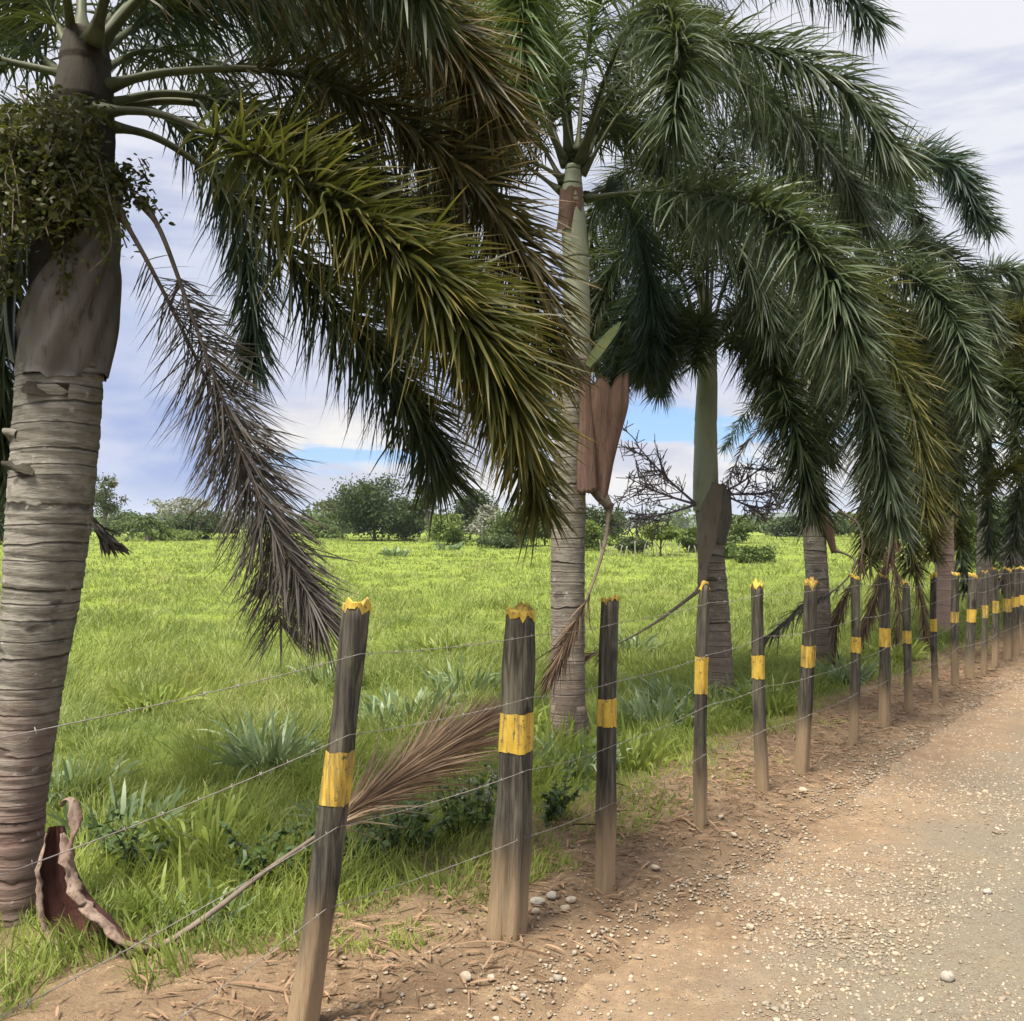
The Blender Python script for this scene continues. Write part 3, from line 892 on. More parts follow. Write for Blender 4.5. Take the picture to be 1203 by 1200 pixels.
# barbed wires (stapled to the road side of the posts)
order = sorted(POST_PTS, key=lambda q: q[0][1])
for j, (hw, lb) in enumerate(((.43, 'lowest wire strand of the fence, slack above the dirt'), (.72, 'second wire strand from the bottom of the fence'),
                              (1.03, 'third wire strand up, level with the yellow bands'), (1.32, 'top wire strand just below the post tops'))):
    m = MB()
    pts = []
    for (B, lx, ly, hgt, r) in order:
        f = min(hw / hgt, .96)
        c = B + np.array([lx * f, ly * f, min(hw + rng.normal(0, .012), hgt * .96)])
        c[:2] -= FN * (r * .98)
        pts.append(c)
    # run on past the right edge
    for k in range(1, 5):
        c = pts[-1].copy(); c[:2] += FU * 1.1; pts.append(c)
    full = []
    for a_, b_ in zip(pts[:-1], pts[1:]):
        tt = np.linspace(0, 1, 12, endpoint=False)[:, None]
        seg = a_ + (b_ - a_) * tt
        seg[:, 2] -= (4 * .016 * (1 - abs(j - 1.5) * .2) * tt * (1 - tt))[:, 0]
        full.append(seg)
    full = np.vstack(full + [pts[-1][None]])
    tube(m, full, .0015, 6)
    L = np.concatenate([[0], np.cumsum(np.linalg.norm(np.diff(full, axis=0), axis=1))])
    for d in np.arange(.05, L[-1], .13):
        c = np.array([np.interp(d, L, full[:, k]) for k in range(3)])
        a1 = rng.random() * 6.28
        e = np.array([FN[0] * math.cos(a1), FN[1] * math.cos(a1), math.sin(a1)]) * .009
        tube(m, np.array([c - e, c + e]), .0013, 4)
        e2 = np.array([e[1] * .2, -e[0] * .2, .008 * math.cos(a1)]) + FN[0] * .001
        tube(m, np.array([c - e2, c + e2]), .0013, 4)
    tag(m.build('barbed_wire', M['wire']), lb, 'barbed wire', 'barbed wire strands')

# ------------------------------------------------------------------ palms
def frond(root, P, mat, L=.5, W=.034, n=620, bare=.14, alpha=(66, 46), droop=.30, r0=.022, rmat=None, name='frond', prof=(.5, 1, .9, .55), spread=1.0, plane=None, prot=0.0, rsub=True, tipk=.68):
    """P: world points along the midrib, relative to root"""
    C = catmull(P, 60)
    T, A, B = frames(C)
    t = np.sort(bare + (1 - bare) * rng.random(n) ** .7)
    g = np.linspace(0, 1, 60)
    ip = lambda Q: np.stack([np.interp(t, g, Q[:, k]) for k in range(3)], 1)
    p, tt, a, b = ip(C), norm(ip(T)), norm(ip(A)), norm(ip(B))
    phi = rng.random(n) * 6.283
    if plane is not None:   # flatter leaf: leaflets near two sides
        phi = np.where(rng.random(n) < .5, 0, math.pi) + prot + rng.normal(0, plane, n)
    al = np.radians(alpha[0] + (alpha[1] - alpha[0]) * t) + rng.normal(0, .2, n)
    D = norm(np.cos(al)[:, None] * tt + (np.sin(al) * spread)[:, None] * (np.cos(phi)[:, None] * a + np.sin(phi)[:, None] * b))
    u = (t - bare) / (1 - bare)
    pl = (.45 + .55 * np.clip(u / .28, 0, 1)) * (1 - (1 - tipk) * np.clip((u - .6) / .4, 0, 1) ** 1.5)
    ln = L * pl * rng.uniform(.68, 1.14, n)
    m = MB()
    sr = norm(tt + .55 * rng.normal(size=(n, 3)))
    ribbons(m, p, D, ln, W * rng.uniform(.7, 1.25, n), droop * rng.uniform(.6, 1.4, n), prof=prof, side_ref=sr, twist=.35)
    o = m.build(name, mat, root)
    m2 = MB()
    rad = r0 * (1 - .86 * g ** .8)
    rad = rad * (1 + 1.2 * np.clip(1 - g / .06, 0, 1))
    tube(m2, C, rad, 8, flat=.8)
    m2.build('midrib', rmat or M['petiole'], o)
    return o


def rel(root, pts, Z):
    """photo-measured midrib (px, py, depth offset) -> points relative to the palm base"""
    b = np.array(root.location)
    return [at(px, py, Z + dz) - b for (px, py, dz) in pts]


def auto_frond(node, az, el, length, sag):
    """parabolic arching midrib"""
    d = np.array([math.sin(az) * math.cos(el), math.cos(az) * math.cos(el), math.sin(el)])
    out = []
    for s_ in np.linspace(0, 1, 7):
        q = node + d * length * s_
        q = q + np.array([0, 0, -sag * length * s_ ** 2.1])
        out.append(q)
    return out


def palm_trunk(root, pts, Z, mat, name='trunk', ringstep=.105, bump=.006, ns=28, nr=110):
    """pts: (px center, py, half width px)"""
    b = np.array(root.location)
    C = np.array([at(px, py, Z) - b for px, py, w in pts]); rad = np.array([w * Z / F for *_, w in pts])
    zz = np.linspace(C[0, 2], C[-1, 2], nr)
    if C[0, 2] > C[-1, 2]:
        C, rad = C[::-1], rad[::-1]; zz = zz[::-1]
    x = np.interp(zz, C[:, 2], C[:, 0]); y = np.interp(zz, C[:, 2], C[:, 1]); r = np.interp(zz, C[:, 2], rad)
    k = 9
    ker = np.ones(k) / k
    sm = lambda q: np.convolve(np.pad(q, k // 2, mode='edge'), ker, 'valid')
    x, r = sm(x), sm(r)
    bd = np.cumsum(ringstep * rng.uniform(.45, 1.6, 200)) + zz[0] - ringstep
    ii = np.clip(np.searchsorted(bd, zz), 1, 199)
    ph = np.clip((zz - bd[ii - 1]) / (bd[ii] - bd[ii - 1]), 0, 1)
    bump = bump * (.5 + 1.1 * ((ii * 0.618) % 1))
    r = r + bump * (.5 - ph) * (ph < .95) - bump * .5 * (ph >= .9)
    m = MB(); tube(m, np.stack([x, y, zz], 1), r, ns, rough=.018)
    return m.build(name, mat, root)


def sheath(root, pts, Z, mat, name='leaf_sheath', arc=(0, 2 * math.pi), ragged=.03, thick=.003, ns=26, nr=30, dz=0.0, flat=1.0, arc_top=None):
    """open curved shell around an axis given as (px, py, half width px); arc in radians, 0 = right, -pi/2 = towards camera"""
    b = np.array(root.location)
    C = np.array([at(p[0], p[1], Z + dz + (p[3] if len(p) > 3 else 0)) - b for p in pts]); rad = np.array([p[2] * Z / F for p in pts])
    g = np.linspace(0, 1, len(C)); gg = np.linspace(0, 1, nr)
    Cc = catmull(C, nr); r = np.interp(gg, g, rad)
    T, A, B = frames(Cc)
    A = np.broadcast_to(np.array([1.0, 0, 0]), A.shape)
    A = norm(A - T * (A * T).sum(1, keepdims=True)); B = norm(np.cross(T, A))
    if B[:, 1].mean() < 0: B = -B
    a = np.linspace(arc[0], arc[1], ns)
    at_ = np.linspace(*(arc_top or arc), ns)
    af = a[None] * (1 - gg[:, None]) + at_[None] * gg[:, None]
    jag0 = ragged * (fnoise(a * 2.2 + 5, a * 0 + 1, int(rng.integers(999)), 3) - .5) * 2
    jag1 = ragged * (fnoise(a * 2.2 + 5, a * 0 + 7, int(rng.integers(999)), 3) - .5) * 2
    wr = 1 + .07 * np.sin(a[None] * 3 + gg[:, None] * 4) + .05 * np.sin(a[None] * 7 + 1)

    def layer(off):
        rr_ = (r[:, None] * wr + off)
        V = Cc[:, None] + rr_[..., None] * (np.cos(af)[..., None] * A[:, None] + flat * np.sin(af)[..., None] * B[:, None])
        V = V + T[:, None] * (jag0[None] * (1 - gg[:, None]) + jag1[None] * gg[:, None])[..., None]
        return V
    Vo, Vi = layer(0), layer(-thick)
    n = nr * ns
    idx = np.arange(n).reshape(nr, ns)
    q = np.stack([idx[:-1, :-1], idx[:-1, 1:], idx[1:, 1:], idx[1:, :-1]], -1).reshape(-1, 4)
    fs = [q, q[:, ::-1] + n]
    for line in (idx[0], idx[-1], idx[:, 0], idx[:, -1]):
        fs.append(np.stack([line[:-1], line[1:], line[1:] + n, line[:-1] + n], -1))
    m = MB(); m.add(np.vstack([Vo.reshape(-1, 3), Vi.reshape(-1, 3)]), fs)
    return m.build(name, mat, root)


def fruit_stalk(root, base, tips, mat, name='fruit_stalk', tw=.10, n2=9, r0=.0155):
    """bare branching inflorescence: main stalk, branches and stubby rachillae"""
    m = MB()
    base = np.array(base, float)
    for tip in tips:
        tip = np.array(tip, float)
        mid = (base + tip) / 2 + np.array([0, 0, -.03])
        C = catmull([base, mid, tip], 24)
        tube(m, C, np.linspace(r0, r0 * .3, 24), 6)
        Tn = norm(tip - base)
        for k in range(16):
            i = 5 + int(rng.random() * 18)
            d = norm(Tn * .7 + rng.normal(0, .55, 3))
            l1 = tw * rng.uniform(1.2, 3.2) * (1 - .5 * i / 24)
            e = C[i] + d * l1 + np.array([0, 0, -.02])
            C2 = catmull([C[i], (C[i] + e) / 2 + rng.normal(0, .012, 3), e], 10)
            tube(m, C2, np.linspace(r0 * .45, r0 * .25, 10), 5)
            for k2 in range(n2):
                j = 2 + int(rng.random() * 8)
                d2 = norm(d * .6 + rng.normal(0, .7, 3))
                tube(m, np.array([C2[j], C2[j] + d2 * tw * rng.uniform(.3, .9)]), np.array([r0 * .3, r0 * .26]), 4)
    return m.build(name, mat, root)


GRP = 'row of roadside palms'


def palm(px, Z, label):
    x = (px - CX) * Z / F
    return empty('palm_tree', (x, Z, float(height(x, Z)) * 1.0), label, 'palm tree', GRP)


# ---- nearest palm, left edge
Z1 = 4.24
p1 = palm(25, Z1, 'nearest palm at the left edge, thick grey ringed trunk and grey sheath')
palm_trunk(p1, [(15, 1140, 34), (16, 1090, 30), (22, 950, 29), (37, 800, 35), (49, 700, 42), (59, 600, 46.5), (67, 500, 47), (72, 425, 47)], Z1, M['trunk'], ringstep=.085, bump=.005, nr=260, ns=36)
palm_trunk(p1, [(71, 446, 41), (76, 400, 42), (80, 330, 42), (86, 270, 40), (94, 200, 36), (98, 140, 36), (100, 90, 30), (101, 40, 22)], Z1, M['shaft_dark'], 'crownshaft', .4, .01)
sheath(p1, [(71, 444, 49), (75, 400, 53), (79, 330, 54), (86, 262, 49), (96, 200, 42)], Z1, M['shaft_grey'], arc=(-3.3, 2.6), arc_top=(.3, 2.0), ragged=.05, ns=44)
sheath(p1, [(60, 425, 44), (52, 370, 40), (56, 300, 40), (70, 230, 36)], Z1, M['petiole'], arc=(-3.4, -2.3), arc_top=(-3.3, -2.4), ragged=.05, dz=-.01)
# torn bark collars below the sheath
sheath(p1, [(68, 470, 48.5), (69, 455, 49)], Z1, M['shaft_dark'], 'bark_flap', arc=(-1.9, -.9), ragged=.012, nr=6, thick=.003)
sheath(p1, [(64, 524, 48), (65, 508, 49.5)], Z1, M['trunk'], 'bark_flap', arc=(-3.4, -2.1), ragged=.016, nr=6, thick=.003)
sheath(p1, [(61, 560, 47.5), (62, 548, 48)], Z1, M['shaft_dark'], 'bark_flap', arc=(-2.6, -1.5), ragged=.014, nr=6, thick=.003)
F1 = lambda pts, mat, **k: frond(p1, rel(p1, pts, Z1), mat, **k)
big = dict(L=.42, W=.016, n=1300, r0=.026, droop=.24)
F1([(112, 105, 0), (200, 85, -.05), (330, 85, -.1), (450, 130, -.1), (550, 210, -.05), (618, 315, 0), (645, 430, .1)], M['lf_bronze'], bare=.2, alpha=(68, 48), **{**big, 'L': .42, 'n': 1350, 'W': .014, 'droop': .2})
F1([(112, 130, -.05), (190, 135, -.2), (290, 178, -.4), (395, 238, -.5), (495, 318, -.55), (570, 405, -.55), (612, 495, -.5)], M['lf_olive'], bare=.24, alpha=(70, 50), **{**big, 'L': .45, 'n': 1500, 'W': .0155, 'droop': .2})
F1([(112, 145, .0), (190, 165, .1), (270, 225, .2), (350, 310, .3), (420, 390, .35), (480, 470, .4), (520, 560, .45)], M['lf_dark'], bare=.2, alpha=(66, 46), **{**big, 'L': .40, 'n': 1150, 'W': .014})
F1([(112, 130, .1), (220, 120, .2), (340, 160, .3), (450, 250, .3), (540, 360, .2), (600, 470, .1), (635, 590, .05)], M['lf_olive'], bare=.2, alpha=(64, 42), **{**big, 'L': .37})
F1([(112, 125, .0), (200, 110, .1), (300, 130, .15), (390, 180, .1), (450, 260, .05), (480, 340, .05)], M['lf_dark'], bare=.2, alpha=(66, 46), **{**big, 'L': .38, 'n': 900, 'W': .014})
F1([(110, 130, .2), (180, 130, .5), (240, 180, .8), (280, 260, .95), (295, 340, 1.0), (300, 430, 1.0)], M['lf_blue'], alpha=(60, 35), **{**big, 'L': .33, 'n': 800, 'W': .013})
F1([(108, 60, .1), (160, 0, .3), (260, -40, .6), (380, 0, .8), (480, 70, .9), (540, 170, .9)], M['lf_dark'], **big)
F1([(108, 50, -.1), (150, -60, -.3), (260, -120, -.5), (400, -90, -.6), (500, -10, -.6)], M['lf_dark'], **{**big, 'n': 800})
F1([(95, 40, 0), (100, -60, .2), (130, -200, .4), (200, -300, .6)], M['lf_dark'], bare=.35, **big)
F1([(86, 50, 0), (70, -40, -.3), (30, -140, -.6), (-60, -180, -.9)], M['lf_dark'], bare=.3, **big)
F1([(86, 90, 0), (20, 75, .1), (-60, 60, .2), (-160, 110, .3), (-240, 220, .3)], M['lf_dark'], bare=.2, **big)
F1([(86, 100, .1), (40, 60, .5), (-20, 20, .9), (-90, 30, 1.2), (-140, 110, 1.4)], M['lf_blue'], bare=.12, **{**big, 'n': 500, 'W': .012})
F1([(86, 110, .1), (30, 140, .6), (-20, 220, 1.0), (-35, 330, 1.2), (-30, 450, 1.3), (0, 560, 1.3)], M['lf_dark'], bare=.12, **{**big, 'L': .34})
F1([(95, 80, .1), (130, 20, .6), (180, -10, 1.2), (230, 30, 1.7), (260, 110, 2.0)], M['lf_blue'], **{**big, 'L': .36, 'n': 420, 'W': .012})
F1([(108, 70, .1), (180, 20, .5), (270, 0, .9), (350, 40, 1.2), (410, 120, 1.3)], M['lf_blue'], **{**big, 'n': 750, 'W': .013})
F1([(108, 90, .1), (170, 60, .7), (230, 70, 1.3), (270, 130, 1.6), (290, 210, 1.7)], M['lf_dark'], **{**big, 'L': .36, 'n': 420, 'W': .012})
F1([(110, 60, 0), (200, -30, -.1), (330, -60, -.2), (450, -20, -.2), (540, 60, -.1), (590, 150, 0)], M['lf_bronze'], **big)
F1([(86, 70, 0), (50, 0, .3), (0, -30, .6), (-60, 0, .8)], M['lf_dark'], **{**big, 'n': 600, 'W': .012})
F1([(88, 130, .15), (50, 190, .7), (20, 290, 1.0), (5, 400, 1.1), (0, 500, 1.1), (12, 570, 1.1)], M['lf_dark'], bare=.12, **{**big, 'L': .30})
# two dead fronds hanging from the crown
dd = dict(mat=M['lf_dead'], L=.27, W=.011, rmat=M['petiole_dead'], name='dead_frond', prof=(.8, 1, .9), spread=1.0)
F1([(135, 240, -.15), (180, 320, -.1), (225, 410, 0), (262, 490, .05), (290, 570, .1), (315, 650, .1), (332, 738, .1)], alpha=(60, 42), n=640, bare=.12, droop=.10, r0=.015, plane=.5, prot=1.57, **{**dd, 'L': .38, 'W': .007})
F1([(165, 235, -.1), (190, 275, -.12), (225, 370, -.12), (262, 470, -.12), (300, 575, -.12), (340, 660, -.12), (378, 728, -.12)], alpha=(52, 30), n=900, bare=.18, droop=.08, r0=.016, plane=.6, prot=1.57, **{**dd, 'L': .38, 'W': .0078})
# dead leaf stub behind the trunk
F1([(85, 590, .3), (105, 610, .32), (125, 632, .33), (138, 640, .33)], M['lf_dead'], L=.14, W=.03, n=50, bare=0, alpha=(30, 12), droop=.1, r0=.012, rmat=M['petiole_dead'], name='dead_frond')

# vine in the crown of the nearest palm
vz = Z1 - .25
vroot = empty('climbing_vine', at(60, 330, vz), 'leafy yellow green vine smothering the crown base of the nearest palm', 'vine')
vb = np.array(vroot.location)
st = MB(); lf = MB()
for i in range(150):
    x0, y0 = rng.uniform(-10, 128), rng.uniform(105, 235)
    if i % 3 == 0: x0, y0 = rng.uniform(-90, 70), rng.uniform(110, 300)
    a0 = at(x0, y0, Z1 - rng.uniform(.14, .34)) - vb
    e = a0 + np.array([rng.uniform(-.18, .14), rng.uniform(-.12, .02), -rng.uniform(.1, .34)])
    if i > 140:
        a0 = at(135, 215, Z1 - .1) - vb; e = at(rng.uniform(140, 200), rng.uniform(185, 262), Z1 - .15) - vb
    C = catmull([a0, (a0 + e) / 2 + rng.normal(0, .04, 3), e], 10)
    tube(st, C, .003, 4)
    k = 60
    tt = rng.random(k)
    P = np.stack([np.interp(tt, np.linspace(0, 1, 10), C[:, j]) for j in range(3)], 1) + rng.normal(0, .025, (k, 3))
    D = norm(rng.normal(size=(k, 3)) * [1, .7, .7])
    ribbons(lf, P, D, rng.uniform(.018, .040, k), rng.uniform(.010, .022, k), .3, prof=(.3, 1, .8))
st.build('stem', M['petiole_dead'], vroot); lf.build('foliage', M['lf_vine'], vroot)

# ---- second palm
Z2 = 7.68
p2 = palm(668, Z2, 'second palm with slender trunk and a brown sheath hanging on its right')
palm_trunk(p2, [(666, 890, 23), (667, 850, 21), (667, 760, 20), (667, 650, 20), (669, 560, 20), (673, 470, 19), (675, 420, 18.5)], Z2, M['trunk_far'], ringstep=.10)
palm_trunk(p2, [(675, 430, 18), (677, 380, 16.5), (677, 310, 15), (674, 262, 15), (672, 225, 13), (674, 195, 9)], Z2, M['shaft_green'], 'crownshaft', .5, .006)
sheath(p2, [(668, 275, 14), (671, 250, 16), (672, 225, 14)], Z2, M['sheath_brown'], 'leaf_scar_sheath', arc=(-3.6, -.8), ragged=.03)
F2 = lambda pts, mat, **k: frond(p2, rel(p2, pts, Z2), mat, **{**dict(L=.48, W=.016, n=950, r0=.024, droop=.36), **k})
F2([(682, 195, 0), (715, 115, -.3), (790, 55, -.6), (890, 55, -.9), (990, 105, -1.0), (1060, 195, -1.0)], M['lf_grey'])
F2([(684, 205, 0), (740, 120, -.1), (820, 85, -.3), (910, 120, -.4), (980, 190, -.5), (1020, 270, -.5)], M['lf_grey'])
F2([(682, 180, 0), (740, 40, .2), (840, -50, .4), (950, -40, .5), (1030, 25, .5)], M['lf_blue'])
F2([(678, 180, 0), (690, 60, .1), (715, -60, .2), (770, -150, .3)], M['lf_fresh'], bare=.25)
F2([(668, 180, 0), (650, 50, -.4), (630, -40, -.9), (612, 0, -1.4), (618, 110, -1.6)], M['lf_fresh'])
F2([(664, 195, 0), (610, 90, .1), (530, 30, .2), (440, 40, .2), (370, 110, .2)], M['lf_dark'])
F2([(664, 190, 0), (590, 50, -.3), (490, -30, -.6), (380, -20, -.8), (310, 50, -.9)], M['lf_grey'])
F2([(660, 225, 0), (600, 190, .3), (540, 220, .5), (490, 310, .6), (470, 400, .6)], M['lf_dark'])
F2([(662, 215, 0), (620, 150, .5), (570, 140, 1.0), (520, 200, 1.4), (500, 300, 1.5)], M['lf_blue'])
F2([(690, 234, 0), (750, 226, -.5), (840, 230, -1.1), (920, 262, -1.6), (975, 325, -1.9), (1002, 405, -2.0)], M['lf_grey'], n=1350, bare=.2, alpha=(70, 48), droop=.3)
F2([(690, 232, 0), (750, 228, .4), (820, 250, .7), (880, 310, .9), (910, 400, .9)], M['lf_dark'])
F2([(688, 230, .1), (720, 225, .7), (750, 270, 1.2), (765, 350, 1.4), (760, 430, 1.4)], M['lf_blue'], L=.42)
F2([(684, 200, .1), (720, 100, .6), (780, 40, 1.1), (860, 60, 1.5), (920, 150, 1.7)], M['lf_dark'])
F2([(674, 190, .1), (660, 80, .6), (620, 0, 1.1), (560, -20, 1.5), (500, 40, 1.7)], M['lf_dark'])
F2([(680, 190, -.05), (720, 70, -.6), (770, 10, -1.2), (800, 60, -1.7), (790, 150, -1.9)], M['lf_grey'])
F2([(664, 190, 0), (630, 110, .3), (575, 80, .6), (520, 110, .8), (485, 180, .8)], M['lf_dark'], alpha=(74, 56), droop=.15)
F2([(662, 210, 0), (620, 190, .2), (575, 200, .4), (535, 250, .5), (515, 330, .5)], M['lf_dark'], alpha=(74, 56), droop=.15)
F2([(672, 185, 0), (655, 90, .2), (625, 30, .4), (580, 20, .5), (540, 70, .5)], M['lf_grey'], alpha=(72, 52))
F2([(684, 195, 0), (710, 150, .4), (745, 140, .8), (780, 180, 1.0), (800, 250, 1.0)], M['lf_dark'], alpha=(74, 56), droop=.15)
# short green blade at the sheath top
mbx = MB()
ribbons(mbx, np.array([at(690, 430, Z2 - .1)]) - np.array(p2.location), norm(at(728, 375, Z2 - .1) - at(690, 430, Z2 - .1))[None], np.array([.5]), np.array([.085]), np.array([.08]), prof=(.6, 1, 1, .8), side_ref=np.array([[0, 1.0, 0]]))
mbx.build('young_leaf', M['young'], p2)
# hanging brown sheath and its dead leaf
sh = sheath(p2, [(711, 448, 25), (710, 480, 25), (707, 520, 19), (705, 555, 14), (703, 580, 11)], Z2, M['sheath_brown'], 'dead_leaf_sheath', arc=(-3.3, .5), arc_top=(-3.3, .2), ragged=.11, dz=-.16, flat=.4)
sheath(p2, [(688, 440, 5), (688, 465, 7), (689, 510, 9), (689, 555, 11), (690, 578, 12)], Z2, M['sheath_brown'], 'sheath_fold', arc=(-3.5, .4), ragged=.03, dz=-.20, flat=.8)
sheath(p2, [(697, 572, 7), (706, 583, 8), (716, 596, 5)], Z2, M['petiole_dead'], 'sheath_tip', arc=(0, 6.2), ragged=.008, dz=-.14, nr=10)
F2([(716, 592, -.12), (710, 640, -.2), (695, 690, -.3), (675, 735, -.38), (648, 790, -.42)], M['lf_straw'], L=.32, W=.012, n=170, bare=.5, alpha=(26, 12), droop=.2, r0=.022, rmat=M['petiole_dead'], name='dead_frond', prof=(.8, 1, .9))
# basal roots / skirt
sheath(p2, [(668, 875, 25), (668, 850, 22.5), (668, 828, 20.6)], Z2, M['trunk_far'], 'root_skirt', arc=(0, 6.283), ragged=.02, nr=8)

# ---- third palm
Z3 = 9.9
p3 = palm(845, Z3, 'third palm with smooth pale green shaft and grey folded sheath')
palm_trunk(p3, [(846, 830, 17), (845, 780, 15.5), (842, 720, 15), (837, 660, 14.5), (831, 600, 14), (829, 570, 13.5)], Z3, M['trunk_far'], ringstep=.09)
palm_trunk(p3, [(829, 600, 14.5), (829, 560, 14.5), (829, 500, 13), (831, 450, 12), (831, 410, 11), (830, 385, 8)], Z3, M['shaft_green'], 'crownshaft', .5, .004)
F3 = lambda pts, mat, **k: frond(p3, rel(p3, pts, Z3), mat, **{**dict(L=.50, W=.0175, n=1000, r0=.024, droop=.26, alpha=(72, 50)), **k})
F3([(836, 405, 0), (880, 362, -.6), (940, 370, -1.2), (1000, 435, -1.7), (1035, 525, -2.0), (1052, 615, -2.1)], M['lf_grey'], n=1500, L=.48)
F3([(836, 410, 0), (866, 395, -.6), (905, 430, -1.1), (935, 510, -1.5), (955, 600, -1.6)], M['lf_dark'], n=1200, L=.46)
F3([(836, 400, 0), (900, 335, -.3), (980, 345, -.6), (1045, 420, -.9), (1078, 510, -1.0), (1088, 600, -1.1)], M['lf_olive'], n=1100)
F3([(834, 395, 0), (860, 320, .2), (910, 290, .4), (965, 330, .5), (1000, 410, .5)], M['lf_dark'])
F3([(836, 400, 0), (880, 350, .2), (930, 370, .2), (960, 450, .2), (970, 540, .2)], M['lf_dark'])
F3([(826, 395, 0), (790, 310, .1), (745, 290, .2), (710, 340, .2), (692, 420, .2)], M['lf_dark'])
F3([(826, 400, 0), (790, 345, -.1), (755, 350, -.3), (730, 400, -.4), (722, 450, -.4)], M['lf_blue'], L=.38)
F3([(826, 405, 0), (800, 370, .5), (770, 370, .9), (745, 420, 1.1)], M['lf_dark'], L=.4)
F3([(828, 390, 0), (800, 240, .3), (760, 190, .6), (710, 230, .8), (680, 300, .9)], M['lf_dark'])
F3([(832, 385, 0), (850, 220, .1), (910, 140, .2), (990, 170, .3), (1050, 250, .3)], M['lf_blue'])
F3([(830, 385, 0), (835, 230, -.5), (860, 150, -1.0), (910, 160, -1.4), (950, 230, -1.6)], M['lf_grey'])
F3([(836, 405, .1), (870, 370, .7), (900, 390, 1.2), (915, 450, 1.4)], M['lf_dark'], L=.4)
F3([(829, 385, 0), (820, 220, .2), (810, 100, .3), (830, 20, .3)], M['lf_dark'])
NW = dict(alpha=(76, 60), droop=.12, n=700, W=.014, L=.5)
F3([(826, 400, 0), (785, 300, .3), (735, 270, .5), (700, 310, .5), (685, 380, .5)], M['lf_dark'], **NW)
F3([(826, 405, 0), (790, 360, .2), (745, 345, .3), (710, 375, .3), (695, 430, .3)], M['lf_dark'], **NW)
F3([(828, 395, 0), (815, 290, .5), (780, 240, .9), (740, 250, 1.1), (715, 300, 1.1)], M['lf_dark'], **NW)
F3([(826, 410, 0), (800, 390, -.3), (765, 395, -.5), (735, 430, -.6)], M['lf_dark'], **{**NW, 'L': .38})
F3([(834, 410, -.02), (828, 385, -.4), (822, 385, -.8), (815, 430, -1.0)], M['lf_dark'], **{**NW, 'L': .34, 'n': 500})
F3([(838, 405, 0), (860, 370, -.3), (885, 370, -.5), (905, 410, -.6), (912, 460, -.6)], M['lf_dark'], **{**NW, 'L': .4})
F3([(826, 412, 0), (805, 385, -.4), (775, 390, -.7), (755, 440, -.8)], M['lf_dark'], L=.4)
F3([(836, 412, 0), (865, 395, -.3), (895, 420, -.5), (915, 480, -.5)], M['lf_dark'], L=.42)
F3([(828, 408, .1), (815, 380, .8), (790, 400, 1.4), (775, 460, 1.5)], M['lf_blue'], L=.42)
sheath(p3, [(842, 568, 11), (838, 590, 16), (830, 640, 14), (825, 680, 7), (824, 694, 4)], Z3, M['sheath_grey2'], 'dead_leaf_sheath', arc=(-3.6, .6), ragged=.02, dz=-.08, flat=.7)
sheath(p3, [(853, 575, 5), (850, 610, 9), (846, 640, 6)], Z3, M['shaft_grey'], 'sheath_fold', arc=(-3.3, .4), ragged=.02, dz=-.12, flat=.6)
F3([(826, 690, -.12), (800, 710, -.2), (765, 735, -.35), (725, 757, -.5), (680, 775, -.6)], M['lf_straw'], L=.24, W=.010, n=90, bare=.72, alpha=(22, 10), droop=.2, r0=.030, rmat=M['petiole_dead'], name='dead_frond', prof=(.8, 1, .9))
b3 = np.array(p3.location)
fruit_stalk(p3, at(818, 593, Z3 - .05) - b3, [at(745, 520, Z3 - .2) - b3, at(735, 560, Z3 - .3) - b3, at(738, 610, Z3 - .3) - b3], M['stalk'], tw=.19)
fruit_stalk(p3, at(848, 580, Z3 - .05) - b3, [at(905, 540, Z3 - .3) - b3, at(915, 575, Z3 - .3) - b3, at(905, 600, Z3 - .3) - b3], M['stalk'], tw=.17)

# ---- fourth palm
Z4 = 12.3
p4 = palm(965, Z4, 'fourth palm with ringed trunk behind the stout post, dead fronds at its foot')
palm_trunk(p4, [(968, 790, 14), (964, 740, 13), (960, 680, 13), (956, 620, 13), (953, 570, 12), (952, 530, 12)], Z4, M['trunk_far'], ringstep=.10)
palm_trunk(p4, [(952, 540, 12.5), (952, 490, 12), (952, 440, 10), (952, 400, 7)], Z4, M['shaft_green'], 'crownshaft', .5, .004)
F4 = lambda pts, mat, **k: frond(p4, rel(p4, pts, Z4), mat, **{**dict(L=.52, W=.022, n=1000, r0=.024, droop=.22, alpha=(72, 52)), **k})
F4([(955, 410, 0), (985, 290, 0), (1050, 205, -.1), (1115, 190, -.2), (1150, 260, -.2)], M['lf_blue'])
F4([(955, 415, 0), (1000, 320, -.3), (1060, 300, -.6), (1110, 350, -.8), (1140, 440, -.9)], M['lf_grey'])
F4([(956, 420, 0), (1010, 360, -.1), (1060, 380, -.2), (1095, 460, -.3), (1105, 560, -.3)], M['lf_dark'])
F4([(948, 430, 0), (915, 440, .2), (880, 480, .4), (850, 530, .5)], M['lf_blue'], L=.26, n=260, W=.014)
F4([(947, 520, -.05), (930, 495, -.2), (905, 495, -.4), (875, 525, -.5), (850, 580, -.55)], M['lf_dead'], L=.2, W=.014, n=200, rmat=M['stalk'], plane=.4)
F4([(952, 405, 0), (950, 300, .3), (920, 230, .7), (870, 240, 1.0)], M['lf_dark'])
F4([(953, 405, 0), (970, 270, .4), (1010, 200, .9), (1060, 220, 1.2), (1090, 300, 1.4)], M['lf_dark'])
F4([(957, 415, 0), (1000, 340, -.7), (1030, 350, -1.2), (1040, 440, -1.5), (1035, 560, -1.6)], M['lf_olive'])
F4([(956, 425, .1), (1000, 400, .7), (1040, 420, 1.2), (1060, 500, 1.4)], M['lf_dark'])
